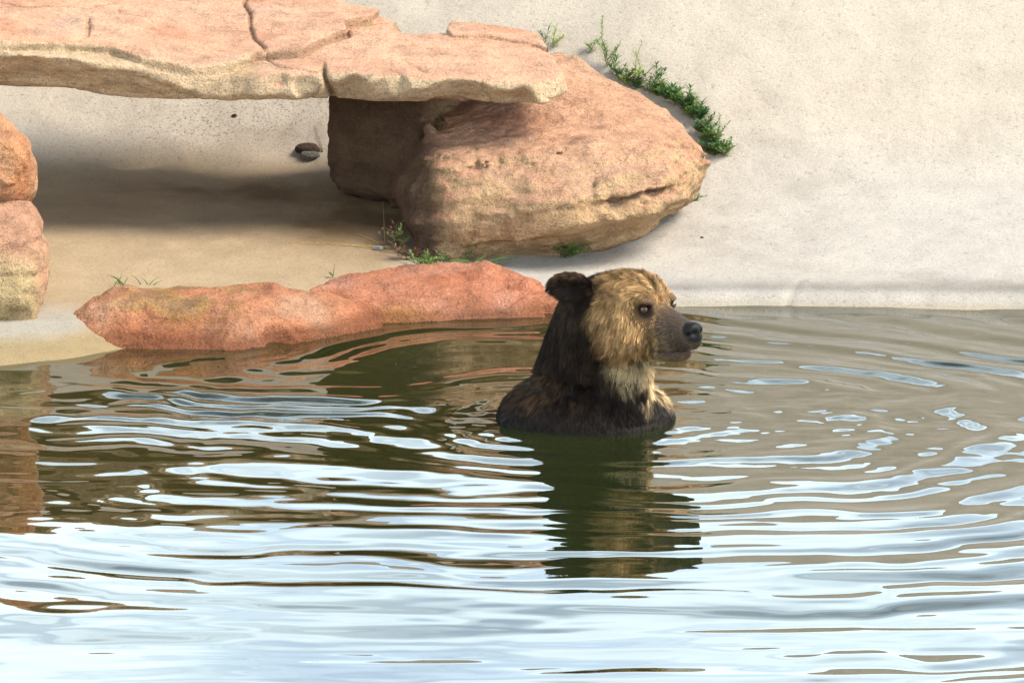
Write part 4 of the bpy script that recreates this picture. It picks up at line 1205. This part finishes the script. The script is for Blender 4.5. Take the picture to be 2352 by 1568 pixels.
weed(1548, 246, 1560, 210, 'loose mid green weed before the boulder shoulder', 'mid', 5, 18, .036, .0042)
weed(1588, 272, 1600, 226, 'tangled mid green weed on the boulder shoulder', 'mid', 5, 20, .038, .0042)
weed(1630, 338, 1650, 296, 'leafy mid green weed above the round bush', 'mid', 6, 20, .032, .0042)
weed(1481, 212, 1496, 168, 'dry brown stalk among the green boulder weeds', 'dead', 2, 8, .016, .0025)
weed(1612, 300, 1642, 262, 'bent dead stalk leaning out of the lower weeds', 'dead', 3, 8, .018, .0025)
# at the foot of the boulder
weed(1300, 594, 1305, 538, 'feathery green weed patch under the boulder overhang', 'mid', 13, 24, .026, .0030, spread=1.3)
weed(1345, 581, 1362, 541, 'thin weed beside the feathery patch', 'mid', 2, 10, .016, .0028)
weed(1262, 579, 1240, 531, 'small leaning weed left of the feathery patch', 'mid', 3, 12, .018, .003)
weed(975, 617, 985, 577, 'low leafy weed mat in the corner by the red rock', 'mid', 9, 14, .020, .0034, spread=1.4)
weed(1018, 612, 1026, 551, 'airy weed with tiny leaves before the boulder foot', 'dark', 3, 12, .014, .003)
weed(1072, 610, 1075, 545, 'second airy weed before the boulder foot, beside grass', 'dark', 3, 12, .014, .003)
weed(918, 573, 922, 510, 'green weed among dead stalks at the boulder corner', 'mid', 5, 12, .020, .0034, spread=.7)
weed(905, 565, 900, 505, 'brown dead weed at the boulder corner', 'dead', 9, 10, .020, .0028, spread=.8)
weed(935, 598, 925, 553, 'withered brown weed lying by the dead one', 'dead', 9, 10, .022, .0028, spread=1.2)
weed(764, 640, 768, 610, 'lone little sprig behind the red shore rocks', 'dark', 2, 6, .012, .0025)

def grass(px, py, blades, label, mat=None, name='grass_tuft', Hh=.08, base=None, flat=.0):
    rn = np.random.default_rng(int(px * 3 + py))
    foot = ground_hit(px, py)
    root = bpy.data.objects.new(name, None); col.objects.link(root); root.location = foot.tolist(); root.empty_display_size = .05
    tag(root, label, 'grass')
    for i in range(blades):
        sp = Soup()
        w = rn.uniform(0, 2 * math.pi); ln = Hh * rn.uniform(.6, 1.2); out = rn.uniform(.2, .8) + flat
        p0 = np.array([rn.normal(0, .012), rn.normal(0, .008), -.006]); d = np.array([math.cos(w) * out, math.sin(w) * out * .6, 1.0 - .6 * flat]); d /= np.linalg.norm(d)
        s = np.cross(d, (0, -1, .2)); s /= np.linalg.norm(s)
        V = []; K = 6
        for k in range(K):
            t = k / (K - 1)
            c = p0 + d * ln * t + np.array([math.cos(w), math.sin(w) * .6, -1.2]) * ln * .28 * t * t
            hw = .0022 * (1 - t) ** .6 + .0001
            V += [c - s * hw, c + np.array([0, -.0006, .0004]), c + s * hw]
        F = []
        for k in range(K - 1):
            for e in (0, 1): F.append((k * 3 + e, k * 3 + e + 1, k * 3 + e + 4, k * 3 + e + 3))
        sp.add(V, F); sp.build('blade', mat or (M_MID if i % 3 else M_DARK), root)
    return root
grass(277, 655, 7, 'sparse grass blades behind the mossy red rock', Hh=.085)
grass(332, 655, 4, 'short leaning grass blades to the right of the sparse ones, behind the mossy rock', Hh=.07)
grass(1092, 612, 22, 'flopped bluish green grass tuft against the boulder foot', M_MID, Hh=.15, flat=.55)
grass(1050, 612, 9, 'yellowing dry grass blades fallen before the boulder foot', M_STRAW, Hh=.11, flat=1.2)

def straw(a, b, label, mat=None, r=.0016, lift=.012, name='straw', group=None, cat='straw'):
    pa, pb = ground_hit(*a), ground_hit(*b)
    k = 9; pts = []
    for t in np.linspace(0, 1, k):
        p = pa + (pb - pa) * t
        p[2] = max(p[2], bank_z(p[0], p[1]) + .001) + lift * math.sin(t * math.pi) * .4
        pts.append(p + np.array([0, 0, .0012 * math.sin(9 * t)]))
    o = pts[0].copy()
    V, F = tube_np([p - o for p in pts], np.linspace(r, r * .45, k))
    sp = Soup(); sp.add(V, F)
    ob = sp.build(name, mat or M_STRAW, None); ob.location = o.tolist()
    tag(ob, label, cat, group)
straw((900, 570), (668, 559), 'long yellow straw lying across the cave floor')
straw((860, 572), (738, 558), 'shorter straw lying just behind the longest one')
straw((925, 571), (840, 566), 'straw lying nearest to the withered weed')
straw((870, 560), (818, 538), 'slanting straw pointing up towards the hollow')
straw((960, 590), (872, 580), 'dull straw beside the pale pebble', M_TWIG)
straw((884, 555), (878, 452), 'dry stalk standing before the boulder recess', M_STRAW, .0018, .06, 'dry_stalk', cat='stalk')
straw((742, 352), (722, 290), 'bare twig leaning by the boulder back corner', M_TWIG, .0016, .02, 'twig', cat='twig')
straw((740, 352), (706, 328), 'second bare twig, lower and nearly flat, by the boulder back corner', M_TWIG, .0016, .02, 'twig', cat='twig')

M_STONE = rock_material('grey_stone', .4, 220.0)
def stone(px, py, wpx, hpx, tone, label, seed, name='stone'):
    p = ground_hit(px, py)
    sc = p[1] / FPX
    bm = bmesh.new(); bmesh.ops.create_icosphere(bm, subdivisions=3, radius=1.0)
    v = np.array([q.co[:] for q in bm.verts])
    dsp = 1 + .28 * fbm(v[:, 0] + seed, v[:, 1], v[:, 2], 1.3, 3) + .06 * fbm(v[:, 0], v[:, 1] + seed, v[:, 2], 5, 2)
    v = v * dsp[:, None] * np.array([wpx, wpx * .75, hpx]) * sc * .5
    for q, c in zip(bm.verts, v): q.co = c
    me = bpy.data.meshes.new(name); bm.to_mesh(me); bm.free()
    cc = np.ones((len(v), 4), np.float32); cc[:, :3] = np.array(tone) * (1 + .2 * fbm(v[:, 0], v[:, 1], v[:, 2], 40, 3))[:, None]
    me.color_attributes.new('tint', 'FLOAT_COLOR', 'POINT').data.foreach_set('color', cc.ravel())
    me.polygons.foreach_set('use_smooth', np.ones(len(me.polygons), bool))
    me.materials.append(M_STONE)
    o = obj(name, me, None, (p[0], p[1], p[2] + hpx * sc * .30))
    tag(o, label, 'stone')
stone(712, 366, 46, 24, (.20, .18, .15), 'grey stone tucked beside the boulder in the hollow', 3.1)
stone(708, 350, 62, 26, (.075, .045, .028), 'dark clod of earth behind the grey stone', 8.2, 'earth_clod')
stone(868, 574, 26, 13, (.50, .46, .40), 'pale pebble beside the straws on the cave floor', 5.5, 'pebble')
stone(538, 268, 12, 8, (.12, .06, .03), 'brown crumb stuck on the back wall of the hollow', 1.7, 'pebble')
stone(1612, 548, 9, 6, (.07, .05, .04), 'tiny dark pebble on the concrete right of the boulder', 2.7, 'pebble')
